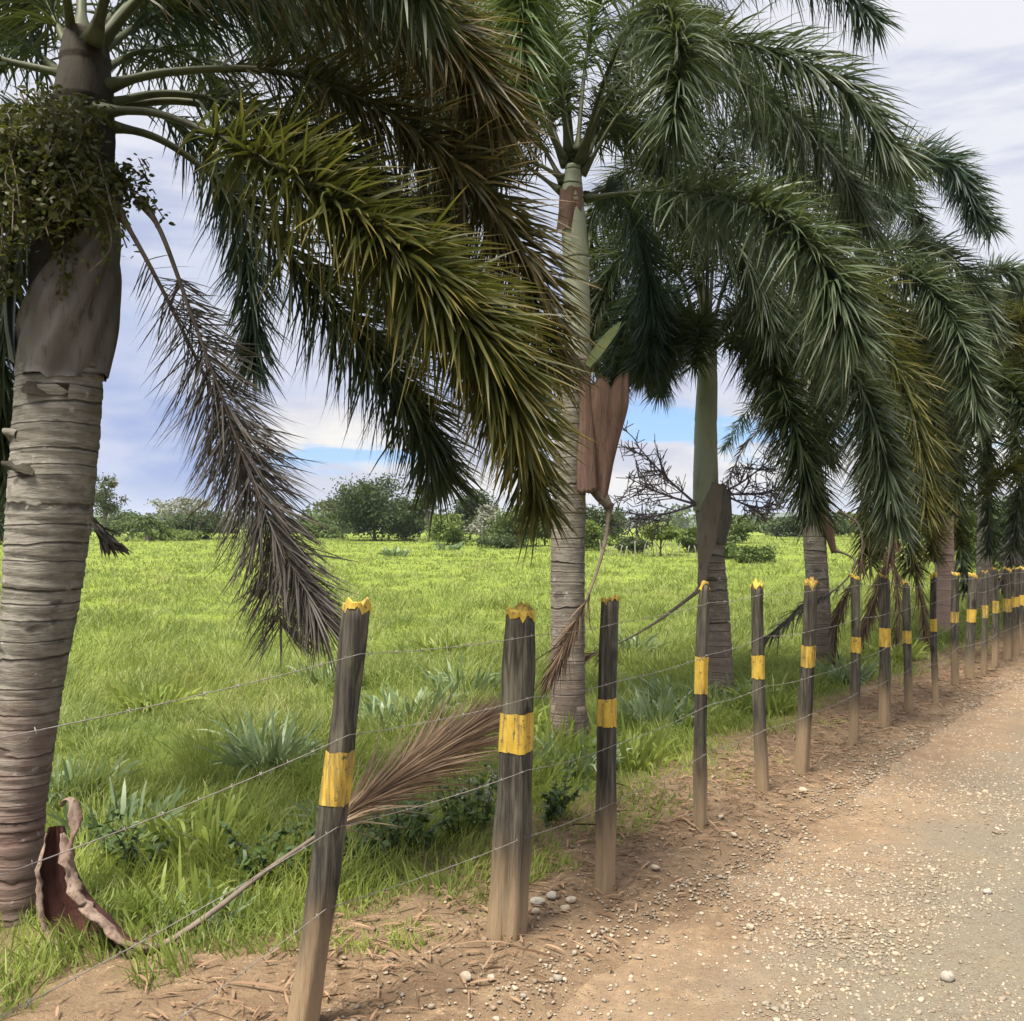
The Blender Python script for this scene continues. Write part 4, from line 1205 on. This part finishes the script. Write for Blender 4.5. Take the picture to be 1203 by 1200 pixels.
F4([(956, 410, 0), (1010, 310, .2), (1080, 285, .3), (1140, 330, .3), (1170, 400, .3)], M['lf_grey'])
F4([(956, 415, 0), (1010, 330, -.4), (1080, 330, -.9), (1130, 400, -1.2), (1150, 500, -1.3)], M['lf_grey'])
F4([(955, 405, 0), (1000, 240, .2), (1060, 180, .3), (1120, 200, .3), (1165, 270, .3)], M['lf_blue'])
sheath(p4, [(958, 560, 9), (962, 590, 9), (972, 620, 6), (980, 650, 3)], Z4, M['sheath_brown'], 'dead_leaf_sheath', arc=(-3.5, .6), ragged=.02, dz=-.12)
ds = dict(L=.30, W=.016, rmat=M['petiole_dead'], name='dead_frond', prof=(.8, 1, .9))
F4([(978, 645, -.1), (1005, 660, -.3), (985, 690, -.5), (940, 715, -.7), (895, 755, -.8)], M['lf_dead'], n=200, bare=.35, alpha=(30, 15), droop=.35, r0=.02, **ds)
F4([(985, 600, -.2), (1010, 620, -.3), (1010, 670, -.4), (985, 720, -.4), (980, 775, -.4)], M['lf_straw'], n=240, bare=.2, alpha=(30, 12), droop=.4, r0=.02, **ds)
F4([(1040, 600, -.2), (1050, 630, -.4), (1035, 680, -.5), (1015, 740, -.6)], M['lf_straw'], n=220, bare=.1, alpha=(34, 15), droop=.4, r0=.02, **ds)

# ---- fifth palm
Z5 = 16.0
p5 = palm(1110, Z5, 'fifth palm with pinkish lower trunk and olive drooping fronds')
palm_trunk(p5, [(1111, 748, 13), (1110, 720, 11), (1109, 690, 11), (1110, 650, 10), (1110, 600, 9), (1110, 500, 9)], Z5, M['trunk_pink'], ringstep=.13)
palm_trunk(p5, [(1110, 510, 9.5), (1110, 470, 9), (1110, 430, 7), (1110, 405, 5)], Z5, M['shaft_green'], 'crownshaft', .5, .004)
n5 = at(1110, 412, Z5) - np.array(p5.location)


def auto_crown(root, node, n, L, mats, seed, ll=.52, W=.028, nl=750):
    r = np.random.default_rng(seed)
    for i in range(n):
        az = 2 * math.pi * (i + r.uniform(-.3, .3)) / n * 2.618
        el = R(72) - R(85) * (i / n) + r.uniform(-.12, .12)
        P = auto_frond(node, az, el, L * r.uniform(.85, 1.1), r.uniform(.35, .6) + .3 * (el > .6))
        frond(root, P, mats[i % len(mats)], L=ll, W=W, n=nl, r0=.024, droop=.22, alpha=(72, 52))


auto_crown(p5, n5, 17, 2.6, [M['lf_dark'], M['lf_olive'], M['lf_grey'], M['lf_olive']], 51)
F5 = lambda pts, mat, **k: frond(p5, rel(p5, pts, Z5), mat, **{**dict(L=.5, W=.026, n=800, r0=.026, droop=.22, alpha=(72, 52)), **k})
F5([(1106, 480, 0), (1075, 430, -.4), (1045, 470, -.8), (1030, 560, -1.0), (1035, 650, -1.1)], M['lf_olive'])
F5([(1108, 480, 0), (1090, 430, -.8), (1080, 480, -1.4), (1085, 570, -1.6), (1095, 650, -1.7)], M['lf_olive'])
F5([(1104, 425, 0), (1060, 420, -1.3), (1030, 500, -2.0), (1018, 590, -2.2), (1022, 665, -2.2)], M['lf_olive'], n=800)
F5([(1106, 425, 0), (1085, 430, -1.6), (1072, 510, -2.3), (1068, 600, -2.5), (1072, 672, -2.5)], M['lf_olive'], n=800)
F5([(1110, 425, 0), (1125, 440, -1.5), (1130, 520, -2.2), (1120, 600, -2.4)], M['lf_dark'], n=700)
for pts_ in ([(1062, 610, -2.3), (1046, 650, -2.5), (1028, 700, -2.6), (1008, 765, -2.6)], [(1066, 615, -2.3), (1074, 660, -2.5), (1084, 715, -2.6), (1090, 760, -2.6)], [(1050, 615, -2.4), (1050, 660, -2.6), (1056, 715, -2.7), (1050, 770, -2.7)]):
    F5(pts_, M['lf_straw'], n=170, bare=.1, alpha=(30, 14), droop=.3, L=.34, W=.016, rmat=M['petiole_dead'], name='dead_frond', prof=(.8, 1, .9))
F5([(1100, 655, -.2), (1125, 610, -.4), (1165, 565, -.6), (1215, 540, -.7), (1270, 560, -.7)], M['lf_olive'], rmat=M['petiole_yellow'], bare=.3, L=.35)
F5([(1112, 415, 0), (1150, 330, -.2), (1195, 320, -.4), (1230, 370, -.4)], M['lf_grey'])
F5([(1106, 420, 0), (1060, 350, -.5), (1020, 350, -1.0), (990, 420, -1.3), (985, 500, -1.4)], M['lf_grey'])
F5([(1108, 425, 0), (1070, 400, -.9), (1050, 450, -1.5), (1060, 540, -1.7), (1080, 620, -1.7)], M['lf_olive'])
sheath(p5, [(1098, 660, 4), (1096, 620, 9), (1100, 580, 9)], Z5, M['sheath_brown'], 'dead_leaf_sheath', arc=(-3.5, .6), ragged=.04, dz=-.15)

# ---- sixth and seventh palms
Z6 = 20.0
p6 = palm(1156, Z6, 'sixth palm, dark, close to the right edge with low fronds')
palm_trunk(p6, [(1156, 725, 9), (1156, 680, 8.5), (1157, 620, 8), (1157, 500, 7.5)], Z6, M['trunk_far'], ringstep=.1)
palm_trunk(p6, [(1157, 505, 8), (1157, 460, 7), (1157, 420, 5), (1157, 394, 4)], Z6, M['shaft_green'], 'crownshaft', .5, .004)
auto_crown(p6, at(1157, 400, Z6) - np.array(p6.location), 22, 3.1, [M['lf_dark'], M['lf_grey'], M['lf_olive']], 61, W=.034)
frond(p6, rel(p6, [(1160, 560, 0), (1185, 570, -.5), (1190, 630, -.8), (1178, 690, -.9)], Z6), M['lf_dead'], L=.4, W=.05, n=220, rmat=M['petiole_dead'], name='dead_frond')
frond(p6, rel(p6, [(1150, 560, 0), (1135, 590, -.5), (1128, 640, -.8), (1135, 690, -.9)], Z6), M['lf_dark'], L=.4, W=.05, n=260)
for pts_, m_ in (([(1157, 430, 0), (1132, 470, -1.5), (1120, 555, -2.5), (1128, 640, -2.8)], 'lf_olive'), ([(1157, 430, 0), (1182, 450, -1.5), (1198, 540, -2.4), (1192, 640, -2.6)], 'lf_dark'),
                 ([(1157, 440, 0), (1160, 455, -2), (1160, 550, -3), (1162, 648, -3.2)], 'lf_dark'), ([(1157, 430, 0), (1200, 420, -.6), (1235, 480, -1), (1240, 570, -1.2)], 'lf_grey'),
                 ([(1157, 470, .2), (1185, 500, .6), (1205, 570, .8), (1205, 650, .9)], 'lf_dark')):
    frond(p6, rel(p6, pts_, Z6), M[m_], L=.5, W=.034, n=620, r0=.026, droop=.22, alpha=(72, 52))
Z7 = 25.0
p7 = palm(1212, Z7, 'farthest palm of the row, its crown cut by the right picture edge')
palm_trunk(p7, [(1212, 705, 8), (1212, 650, 7.5), (1212, 580, 7), (1212, 480, 6)], Z7, M['trunk_far'], ringstep=.1)
palm_trunk(p7, [(1212, 485, 7), (1209, 430, 6), (1206, 380, 4)], Z7, M['shaft_green'], 'crownshaft', .5, .004)
auto_crown(p7, at(1206, 385, Z7) - np.array(p7.location), 20, 3.5, [M['lf_fresh'], M['lf_dark'], M['lf_grey']], 71, W=.04)

# ------------------------------------------------------------------ fallen frond in the foreground
ff = empty('fallen_frond', at(120, 1125, 3.85), 'fallen brown palm frond with dark curled sheath lying behind the wires', 'palm frond')
bf = np.array(ff.location)
SHP = [  # spine: px, py, half width px, depth offset
    (66, 972, 9, .05), (66, 1000, 18, .04), (70, 1040, 25, .02), (84, 1078, 31, 0), (112, 1103, 30, -.03), (146, 1118, 19, -.05), (176, 1118, 7, -.05)]


def fallen_sheath():
    C = np.array([at(px, py, 3.9 + dz) - bf for px, py, w, dz in SHP]); rad = np.array([w * 3.9 / F for _, _, w, _ in SHP])
    nr, ns = 34, 22
    Cc = catmull(C, nr); r = np.interp(np.linspace(0, 1, nr), np.linspace(0, 1, len(C)), rad)
    T, A, B = frames(Cc)
    A = norm(np.array([1.0, -.15, .55]) - T * (np.array([1.0, -.15, .55]) @ T.T)[:, None]); B = norm(np.cross(T, A))
    B = np.where((B[:, 1] > 0)[:, None], B, -B)
    a = np.linspace(-.35, math.pi + .35, ns)
    rows = []
    for off in (0, -.005):
        V = Cc[:, None] + (r[:, None] + off)[..., None] * (np.cos(a)[None, :, None] * A[:, None] + .85 * np.sin(a)[None, :, None] * B[:, None])
        V = V + .006 * np.sin(a * 9)[None, :, None] * B[:, None]
        rows.append(V)
    n = nr * ns
    idx = np.arange(n).reshape(nr, ns)
    q = np.stack([idx[:-1, :-1], idx[:-1, 1:], idx[1:, 1:], idx[1:, :-1]], -1).reshape(-1, 4)
    m = MB(); m.add(np.vstack([v.reshape(-1, 3) for v in rows]), [q, q[:, ::-1] + n])
    m.build('leaf_sheath', M['sheath_dark'], ff)
    # pale folded lips
    for k, s_ in ((0, 1.0), (-1, .45)):
        m = MB(); e = rows[0][:, k]
        e = e[1:] + (.007 * np.sin(np.arange(nr - 1) * .9) + .004 * rng.normal(size=nr - 1))[:, None] * B[1:]
        tube(m, e, s_ * (.012 + .020 * np.sin(np.linspace(.3, 3.0, nr - 1))), 10, rough=.25, flat=.45)
        m.build('sheath_rim', M['sheath_rim'], ff)


fallen_sheath()
m = MB()
C = catmull([at(73, 947, 3.97) - bf, at(77, 940, 3.96) - bf, at(84, 940, 3.95) - bf, at(88, 952, 3.94) - bf, at(87, 975, 3.93) - bf, at(82, 1000, 3.92) - bf, at(86, 1030, 3.91) - bf], 36)
tube(m, C, np.concatenate([np.linspace(.012, .030, 14), np.linspace(.030, .016, 22)]), 12, rough=.3, flat=.38)
m.build('curled_tip', M['sheath_rim'], ff)
frond(ff, [at(px, py, Z) - bf for px, py, Z in ((150, 1116, 3.84), (190, 1110, 3.88), (245, 1075, 3.96), (310, 1025, 4.14), (375, 980, 4.35), (430, 940, 4.5), (500, 893, 4.7), (560, 855, 4.85))],
      M['lf_fallen'], L=.50, W=.007, n=1500, bare=.48, alpha=(36, 12), droop=.06, r0=.020, rmat=M['petiole_dead'], name='leaflets', prof=(.8, 1, .9), tipk=.5)

# ------------------------------------------------------------------ background trees
def tree(name, px, by, ty, wpx, mat, label, cat='tree', Z=None, trunk=True, n=4200, leaf=None, gaps=.0, bark='bark', clumps=26, low=.25, group=None, seed=None, shape=1.0):
    r = np.random.default_rng(seed if seed is not None else int(px * 13 + by * 7))
    Z = Z or F * H / (by - HY)
    x = (px - CX) * Z / F
    z0 = float(height(x, Z))
    ty = ty - 7
    hgt = H - (ty - HY) * Z / F - z0; wid = wpx * Z / F
    root = empty(name, (x, Z, z0 - .05), label, cat, group)
    cz0 = hgt * low
    c_h = hgt - cz0
    # clump centres in an uneven ellipsoid
    cc = norm(r.normal(size=(clumps, 3))) * (r.random((clumps, 1)) ** .45)
    cc[:, :2] *= wid * .47; cc[:, 2] *= c_h * .47
    cc[:, 2] += cz0 + c_h * .5
    wob = .8 + .5 * r.random(clumps)
    cc[:, :2] *= wob[:, None]
    leaf = leaf or max(.15, Z * .0027); n = int(n * 1.6)
    if trunk:
        m = MB()
        tw = max(.06, hgt * .028)
        top = np.array([r.normal(0, .03 * hgt), r.normal(0, .03 * hgt), cz0 + c_h * .45])
        C = catmull([[0, 0, 0], [r.normal(0, .02 * hgt), 0, top[2] * .5], top], 14)
        tube(m, C, np.linspace(tw, tw * .45, 14), 8, rough=.12)
        for c in cc[: max(6, clumps // 2)]:
            i = int(r.integers(4, 13))
            e = C[i] + (c - C[i]) * .95
            mid = (C[i] + e) / 2 + np.array([0, 0, .06 * hgt * r.random()])
            tube(m, catmull([C[i], mid, e], 9), np.linspace(tw * .45, tw * .1, 9), 5)
        m.build('trunk', M[bark], root)
    k = r.integers(0, clumps, n)
    sig = np.array([wid * .11, wid * .11, c_h * .085]) * (1 - gaps * .45)
    P = cc[k] + r.normal(size=(n, 3)) * sig * (.7 + .6 * r.random((clumps, 1)))[k]
    P[:, 2] = np.clip(P[:, 2], .1, hgt * 1.03)
    D = norm(r.normal(size=(n, 3)) * [1, 1, .6] + [0, 0, -.15])
    m = MB()
    ribbons(m, P, D, leaf * r.uniform(.7, 1.5, n), leaf * r.uniform(.4, .8, n), .25, prof=(.35, 1, .75))
    m.build('crown', mat, root)
    return root


tree('tree', 402, 646, 590, 60, M['t_sparse'], 'thin airy tree at the left of the tree clump in mid field', n=1300, gaps=.7, low=.4, clumps=30, Z=84)
tree('tree', 440, 645, 564, 84, M['t_dark'], 'tallest rounded dark tree of the clump in mid field', n=6500, clumps=34, low=.08, Z=80)
tree('tree', 474, 645, 590, 50, M['t_dark'], 'dark tree leaning against the right of the tallest rounded one', n=3500, low=.05, Z=78)
tree('tree', 503, 646, 574, 56, M['t_mid'], 'tall open tree with layered limbs and bare lower trunk', n=1700, gaps=.8, low=.5, clumps=16, Z=77)
tree('tree', 526, 648, 612, 40, M['t_light'], 'light green rounded bush tree in front of the clump', n=3500, low=.05, Z=70)
tree('tree', 552, 646, 584, 62, M['t_dark'], 'dark broad tree behind the silvery one', n=5000, low=.1, Z=82)
tree('tree', 573, 649, 601, 46, M['t_pale'], 'silvery white blossoming tree in the clump', n=2200, gaps=.4, low=.2, Z=72, bark='bark_pale')
tree('tree', 612, 651, 602, 60, M['t_mid'], 'mid green tree left of the second palm trunk in the distance', n=4200, low=.1, Z=66)
tree('tree', 640, 652, 606, 50, M['t_mid'], 'green distant tree partly hidden by the second palm trunk', n=3500, low=.1, Z=66)
tree('tree', 703, 652, 600, 56, M['t_dark'], 'dark distant tree right of the second palm trunk', n=4500, low=.1, Z=68)
tree('tree', 690, 655, 618, 44, M['t_light'], 'bright green small tree right of the second palm trunk', n=3200, low=.08, Z=60)
tree('bush', 740, 657, 638, 34, M['t_dark'], 'low dark bush beside the distant pale fence posts', 'bush', n=1800, low=0, trunk=False, Z=56)
tree('tree', 776, 659, 618, 56, M['t_light'], 'light green spreading tree with thick trunk behind the fruit stalk', n=3200, low=.38, Z=52, gaps=.3)
tree('bush', 812, 657, 625, 34, M['t_mid'], 'green bush directly left of the third palm', 'bush', n=1800, low=0, Z=56)
tree('tree', 862, 655, 612, 50, M['t_mid'], 'green tree directly right of the third palm trunk', n=2800, low=.1, Z=75)
tree('bush', 850, 664, 632, 40, M['t_mid'], 'mid green bush right of the third palm trunk', 'bush', n=2200, low=0, Z=48)
tree('bush', 885, 668, 646, 50, M['t_mid'], 'low spreading bush in the field between third and fourth palms', 'bush', n=1800, low=0, Z=45, trunk=False)
tree('tree', 932, 640, 615, 54, M['t_dark'], 'far dark round tree left of the fourth palm trunk', n=3500, low=.03, Z=110)
tree('tree', 975, 642, 610, 60, M['t_dark'], 'far tree seen just right of the fourth palm trunk', n=3500, low=.05, Z=105)
tree('tree', 1170, 660, 592, 80, M['t_mid'], 'green tree seen under the farthest palm crowns', n=4500, low=.1, Z=60)
tree('bush', 1150, 668, 600, 60, M['t_mid'], 'green bush behind the last posts below the sixth palm crown', 'bush', n=3500, low=0, Z=40)
tree('bush', 1200, 672, 590, 60, M['t_dark'], 'dark bush at the right edge behind the last posts', 'bush', n=3500, low=0, Z=38)
tree('tree', 1225, 662, 580, 90, M['t_dark'], 'dark tree at the right edge behind the palms', n=4500, low=.1, Z=62)
tree('tree', 232, 641, 605, 76, M['t_dark'], 'dark spreading bush tree behind the hanging dead frond', n=4500, low=.02, Z=86)
tree('tree', 216, 641, 586, 66, M['t_pale'], 'thin pale blossoming tree rising over the dark bushes at left', n=900, gaps=.8, low=.45, Z=90, bark='bark_pale')
tree('tree', 122, 645, 562, 40, M['t_sparse'], 'thin feathery tree just right of the nearest palm trunk', n=1000, gaps=.8, low=.3, Z=78)
tree('tree', 140, 640, 603, 60, M['t_mid'], 'rounded distant tree right of the nearest palm trunk', n=3200, low=.03, Z=120)
tree('tree', -5, 650, 555, 60, M['t_dark'], 'dark tree at the left edge behind the nearest palm', n=4200, low=.05, Z=66)
tree('bush', 380, 641, 622, 50, M['t_mid'], 'low green bush at the left end of the mid field clump', 'bush', n=1800, low=0, Z=92)
tree('bush', 200, 645, 628, 60, M['t_light'], 'pale green scrub around the small distant palm', 'bush', n=1800, low=0, Z=80)
tree('bush', 590, 652, 634, 60, M['t_dark'], 'dark hedge bush below the silvery tree', 'bush', n=1800, low=0, Z=63)

# small distant palm
sp = empty('palm_tree', (*(at(173, 645, 76)[:2]), 0), 'small bushy palm standing alone far out in the field at left', 'palm tree')
mm = MB(); tube(mm, catmull([[0, 0, 0], [.05, 0, 1.0], [0, 0, 1.9]], 10), np.linspace(.28, .2, 10), 10, rough=.15); mm.build('trunk', M['bark'], sp)
for i in range(14):
    el = R(75) - R(80) * i / 14
    P = auto_frond(np.array([0, 0, 1.9]), i * 2.4, el, 2.0, .7)
    frond(sp, P, M['t_mid'], L=.55, W=.14, n=60, bare=.1, r0=.05, plane=.4)

# distant pale fence posts
for i in range(16):
    px = 704 + i * 8.6 + rng.uniform(-2.5, 2.5)
    p = gz(px, 657.5 + i * .12)
    m = MB(); h_ = rng.uniform(.55, .95)
    tube(m, catmull([[0, 0, -.1], [rng.normal(0, .02), 0, h_ * .5], [rng.normal(0, .10), 0, h_]], 6), np.linspace(.04, .03, 6), 7, rough=.2)
    o = m.build('fence_post', M['white_post']); o.location = (p[0], p[1], float(height(p[0], p[1])))
    tag(o, 'tiny pale post of the distant fence line across the pasture', 'fence post', 'distant pale fence posts')

# ------------------------------------------------------------------ far woods and hills
def woods(name, Z0, Z1_, px0, px1, n, hh, mat, leaf, label, seed, floor=.25):
    r = np.random.default_rng(seed)
    nb = 150
    bx = r.uniform(px0, px1, nb); bz = r.uniform(Z0, Z1_, nb)
    X = (bx - CX) * bz / F
    hs = hh * r.uniform(.45, 1.1, nb) * (.5 + fnoise(bx * .02, bx * 0, seed, 3))
    k = r.integers(0, nb, n)
    d = norm(r.normal(size=(n, 3))) * r.random((n, 1)) ** .4
    P = np.stack([X[k] + d[:, 0] * hs[k] * .75, bz[k] + d[:, 1] * hs[k] * .6, hs[k] * (.5 + d[:, 2] * .5)], 1)
    m = MB()
    ribbons(m, P, norm(r.normal(size=(n, 3))), leaf * r.uniform(.7, 1.4, n), leaf * .7, .2, prof=(.5, 1, .8))
    return tag(m.build(name, mat), label, 'woods', kind='stuff')


woods('distant_woods', 190, 280, -500, 1700, 16000, 6.0, M['t_mid'], 1.1, 'band of mixed woodland beyond the pasture', 5)
woods('far_woods', 420, 560, -500, 1700, 16000, 12.0, M['t_dark'], 2.2, 'far dark woodland along the horizon', 6)
mb = MB()
na_, nr_ = 240, 10
pxs = np.linspace(-900, 2100, na_)
fr = np.linspace(0, 1, nr_)
PX, FR = np.meshgrid(pxs, fr, indexing='ij')
Zh = 1500 + FR * 1600
hh = np.sin(FR * math.pi) * (8 + 44 * fnoise(PX * .0032, FR * 1.5 + 2, 91, 4)) - 2
V = np.stack([(PX - CX) * Zh / F, Zh, hh], -1).reshape(-1, 3)
idx = np.arange(len(V)).reshape(PX.shape)
q = np.stack([idx[:-1, :-1], idx[1:, :-1], idx[1:, 1:], idx[:-1, 1:]], -1).reshape(-1, 4)
mb.add(V, [q])
hl = mb.build('hills', M['hill']); hl['kind'] = 'structure'

# ------------------------------------------------------------------ air
hm = MB()
a_, z0_, z1_ = 4200.0, -4.0, 75.0
hm.add(np.array([(x_, y_, z_) for z_ in (z0_, z1_) for x_, y_ in ((-a_, -a_), (a_, -a_), (a_, a_), (-a_, a_))]),
       [np.array([(3, 2, 1, 0), (4, 5, 6, 7), (0, 1, 5, 4), (1, 2, 6, 5), (2, 3, 7, 6), (3, 0, 4, 7)])])
hz, gh = new_mat('thin_air')
pv = gh.node('ShaderNodeVolumePrincipled'); gh.put(pv, 'Color', (.80, .88, 1, 1)); gh.put(pv, 'Density', .00022); gh.put(pv, 'Anisotropy', .2)
oh = gh.node('ShaderNodeOutputMaterial'); gh.l.new(pv.outputs[0], oh.inputs['Volume'])
ho = hm.build('haze', hz, smooth=False); ho['kind'] = 'stuff'

# ------------------------------------------------------------------ camera
cam = bpy.data.cameras.new('camera'); co = bpy.data.objects.new('camera', cam); COL.objects.link(co)
co.location = (0, 0, H); co.rotation_euler = (R(90), 0, 0)
cam.sensor_width = 36; cam.lens = 36 * F / 1203.0
cam.shift_y = (HY - 600) / 1203.0
cam.clip_end = 20000; cam.clip_start = .05
SC.camera = co

# ------------------------------------------------------------------ light
SUN_AZ, SUN_EL = R(-140), R(64)     # azimuth from +Y towards +X
EXPO = 1.92
SKY_STR = .1
sd = bpy.data.lights.new('sun', 'SUN'); sd.energy = 2.75; sd.angle = R(20); sd.color = (1, .935, .80)
so = bpy.data.objects.new('sun', sd); COL.objects.link(so)
dirv = Vector((math.sin(SUN_AZ) * math.cos(SUN_EL), math.cos(SUN_AZ) * math.cos(SUN_EL), math.sin(SUN_EL)))
so.rotation_euler = dirv.to_track_quat('Z', 'Y').to_euler()
so.location = (0, 0, 30)

w = bpy.data.worlds.new('World'); SC.world = w; w.use_nodes = True
nt = w.node_tree; nt.nodes.clear(); g = NT(nt)
KS = 1 / (SKY_STR * 2 ** EXPO)


def skyc(r_, g_, b_):
    lin = lambda c: (c / 255 / 12.92) if c / 255 <= .04045 else ((c / 255 + .055) / 1.055) ** 2.4
    return (lin(r_) * KS, lin(g_) * KS, lin(b_) * KS)


tc = g.node('ShaderNodeTexCoord'); d = tc.outputs['Generated']
sep = g.node('ShaderNodeSeparateXYZ', i_0=d)
el = g.math('ARCSINE', sep.outputs[2]); az = g.math('ARCTAN2', sep.outputs[0], sep.outputs[1])
sky = g.node('ShaderNodeTexSky'); sky.sky_type = 'NISHITA'; sky.sun_disc = False
sky.sun_elevation = SUN_EL; sky.sun_rotation = SUN_AZ
# streaky cloud coordinates: azimuth, stretched elevation
cv = g.node('ShaderNodeCombineXYZ'); g.put(cv, 0, g.math('MULTIPLY', az, 1.6)); g.put(cv, 1, g.math('MULTIPLY', el, 9.0)); g.put(cv, 2, .35)
n1 = g.noise(cv.outputs[0], 1.7, 7, .58)
cv2 = g.node('ShaderNodeCombineXYZ'); g.put(cv2, 0, g.math('MULTIPLY', az, 2.2)); g.put(cv2, 1, g.math('MULTIPLY', el, 5.0)); g.put(cv2, 2, 4.2)
n2 = g.noise(cv2.outputs[0], 2.0, 6, .55)
# overcast deck: lavender blue low on the left, pale towards zenith and right
deck = g.mix(g.step(el, .06, .30), skyc(142, 166, 222), skyc(204, 213, 236))
deck = g.mix(g.step(el, .28, .60), deck, skyc(238, 236, 244))
rt = g.step(az, .0, .55)
deck = g.mix(g.math('MULTIPLY', rt, .75), deck, skyc(245, 245, 250))
deck = g.mix(g.math('MULTIPLY', g.step(n2, .42, .66), .6), deck, skyc(243, 243, 249))
deck = g.mix(g.math('MULTIPLY', g.math('SUBTRACT', 1.0, g.step(n1, .34, .5)), .5), deck, skyc(160, 173, 214))
zen = g.node('ShaderNodeVectorMath', operation='SCALE'); g.put(zen, 0, deck); g.put(zen, 'Scale', g.math('ADD', 1.0, g.math('MULTIPLY', g.step(el, .56, 1.2), 1.1)))
deck = zen.outputs[0]
# lower band with broken cumulus and blue gaps
low = g.math('SUBTRACT', 1.0, g.step(g.math('ADD', el, g.math('MULTIPLY', g.math('SUBTRACT', n2, .5), .05)), .115, .155))
mid_az = g.math('MULTIPLY', g.step(az, -.33, -.22), g.math('SUBTRACT', 1.0, g.step(az, .9, 1.2)))
def blob(a0, e0, wa, we):
    x_ = g.math('DIVIDE', g.math('SUBTRACT', az, a0), wa); y_ = g.math('DIVIDE', g.math('SUBTRACT', el, e0), we)
    return g.math('POWER', 2.718, g.math('MULTIPLY', -1.0, g.math('ADD', g.math('MULTIPLY', x_, x_), g.math('MULTIPLY', y_, y_))))
gap = g.math('MAXIMUM', blob(.2, .100, .19, .038), g.math('MULTIPLY', blob(-.14, .078, .10, .018), 1.1))
cum = g.step(g.math('SUBTRACT', g.math('ADD', n1, .07), g.math('MULTIPLY', gap, .2)), .44, .53)
blue = g.mix(.82, sky.outputs[0], skyc(112, 172, 238))
band = g.mix(cum, blue, g.mix(g.step(n2, .40, .60), skyc(206, 208, 226), skyc(255, 250, 242)))
haze_low = g.math('SUBTRACT', 1.0, g.step(el, .0, .075))
band = g.mix(g.math('MULTIPLY', haze_low, .75), band, g.mix(g.step(n1, .42, .6), skyc(178, 192, 222), skyc(222, 220, 226)))
col = g.mix(g.math('MULTIPLY', low, mid_az), deck, band)
bg = g.node('ShaderNodeBackground'); g.put(bg, 'Color', col); g.put(bg, 'Strength', SKY_STR)
ow = g.node('ShaderNodeOutputWorld'); g.l.new(bg.outputs[0], ow.inputs[0])

SC.view_settings.view_transform = 'Standard'; SC.view_settings.look = 'None'
SC.view_settings.exposure = EXPO; SC.view_settings.gamma = 1
SC.cycles.max_bounces = 6; SC.cycles.diffuse_bounces = 3; SC.cycles.transmission_bounces = 3
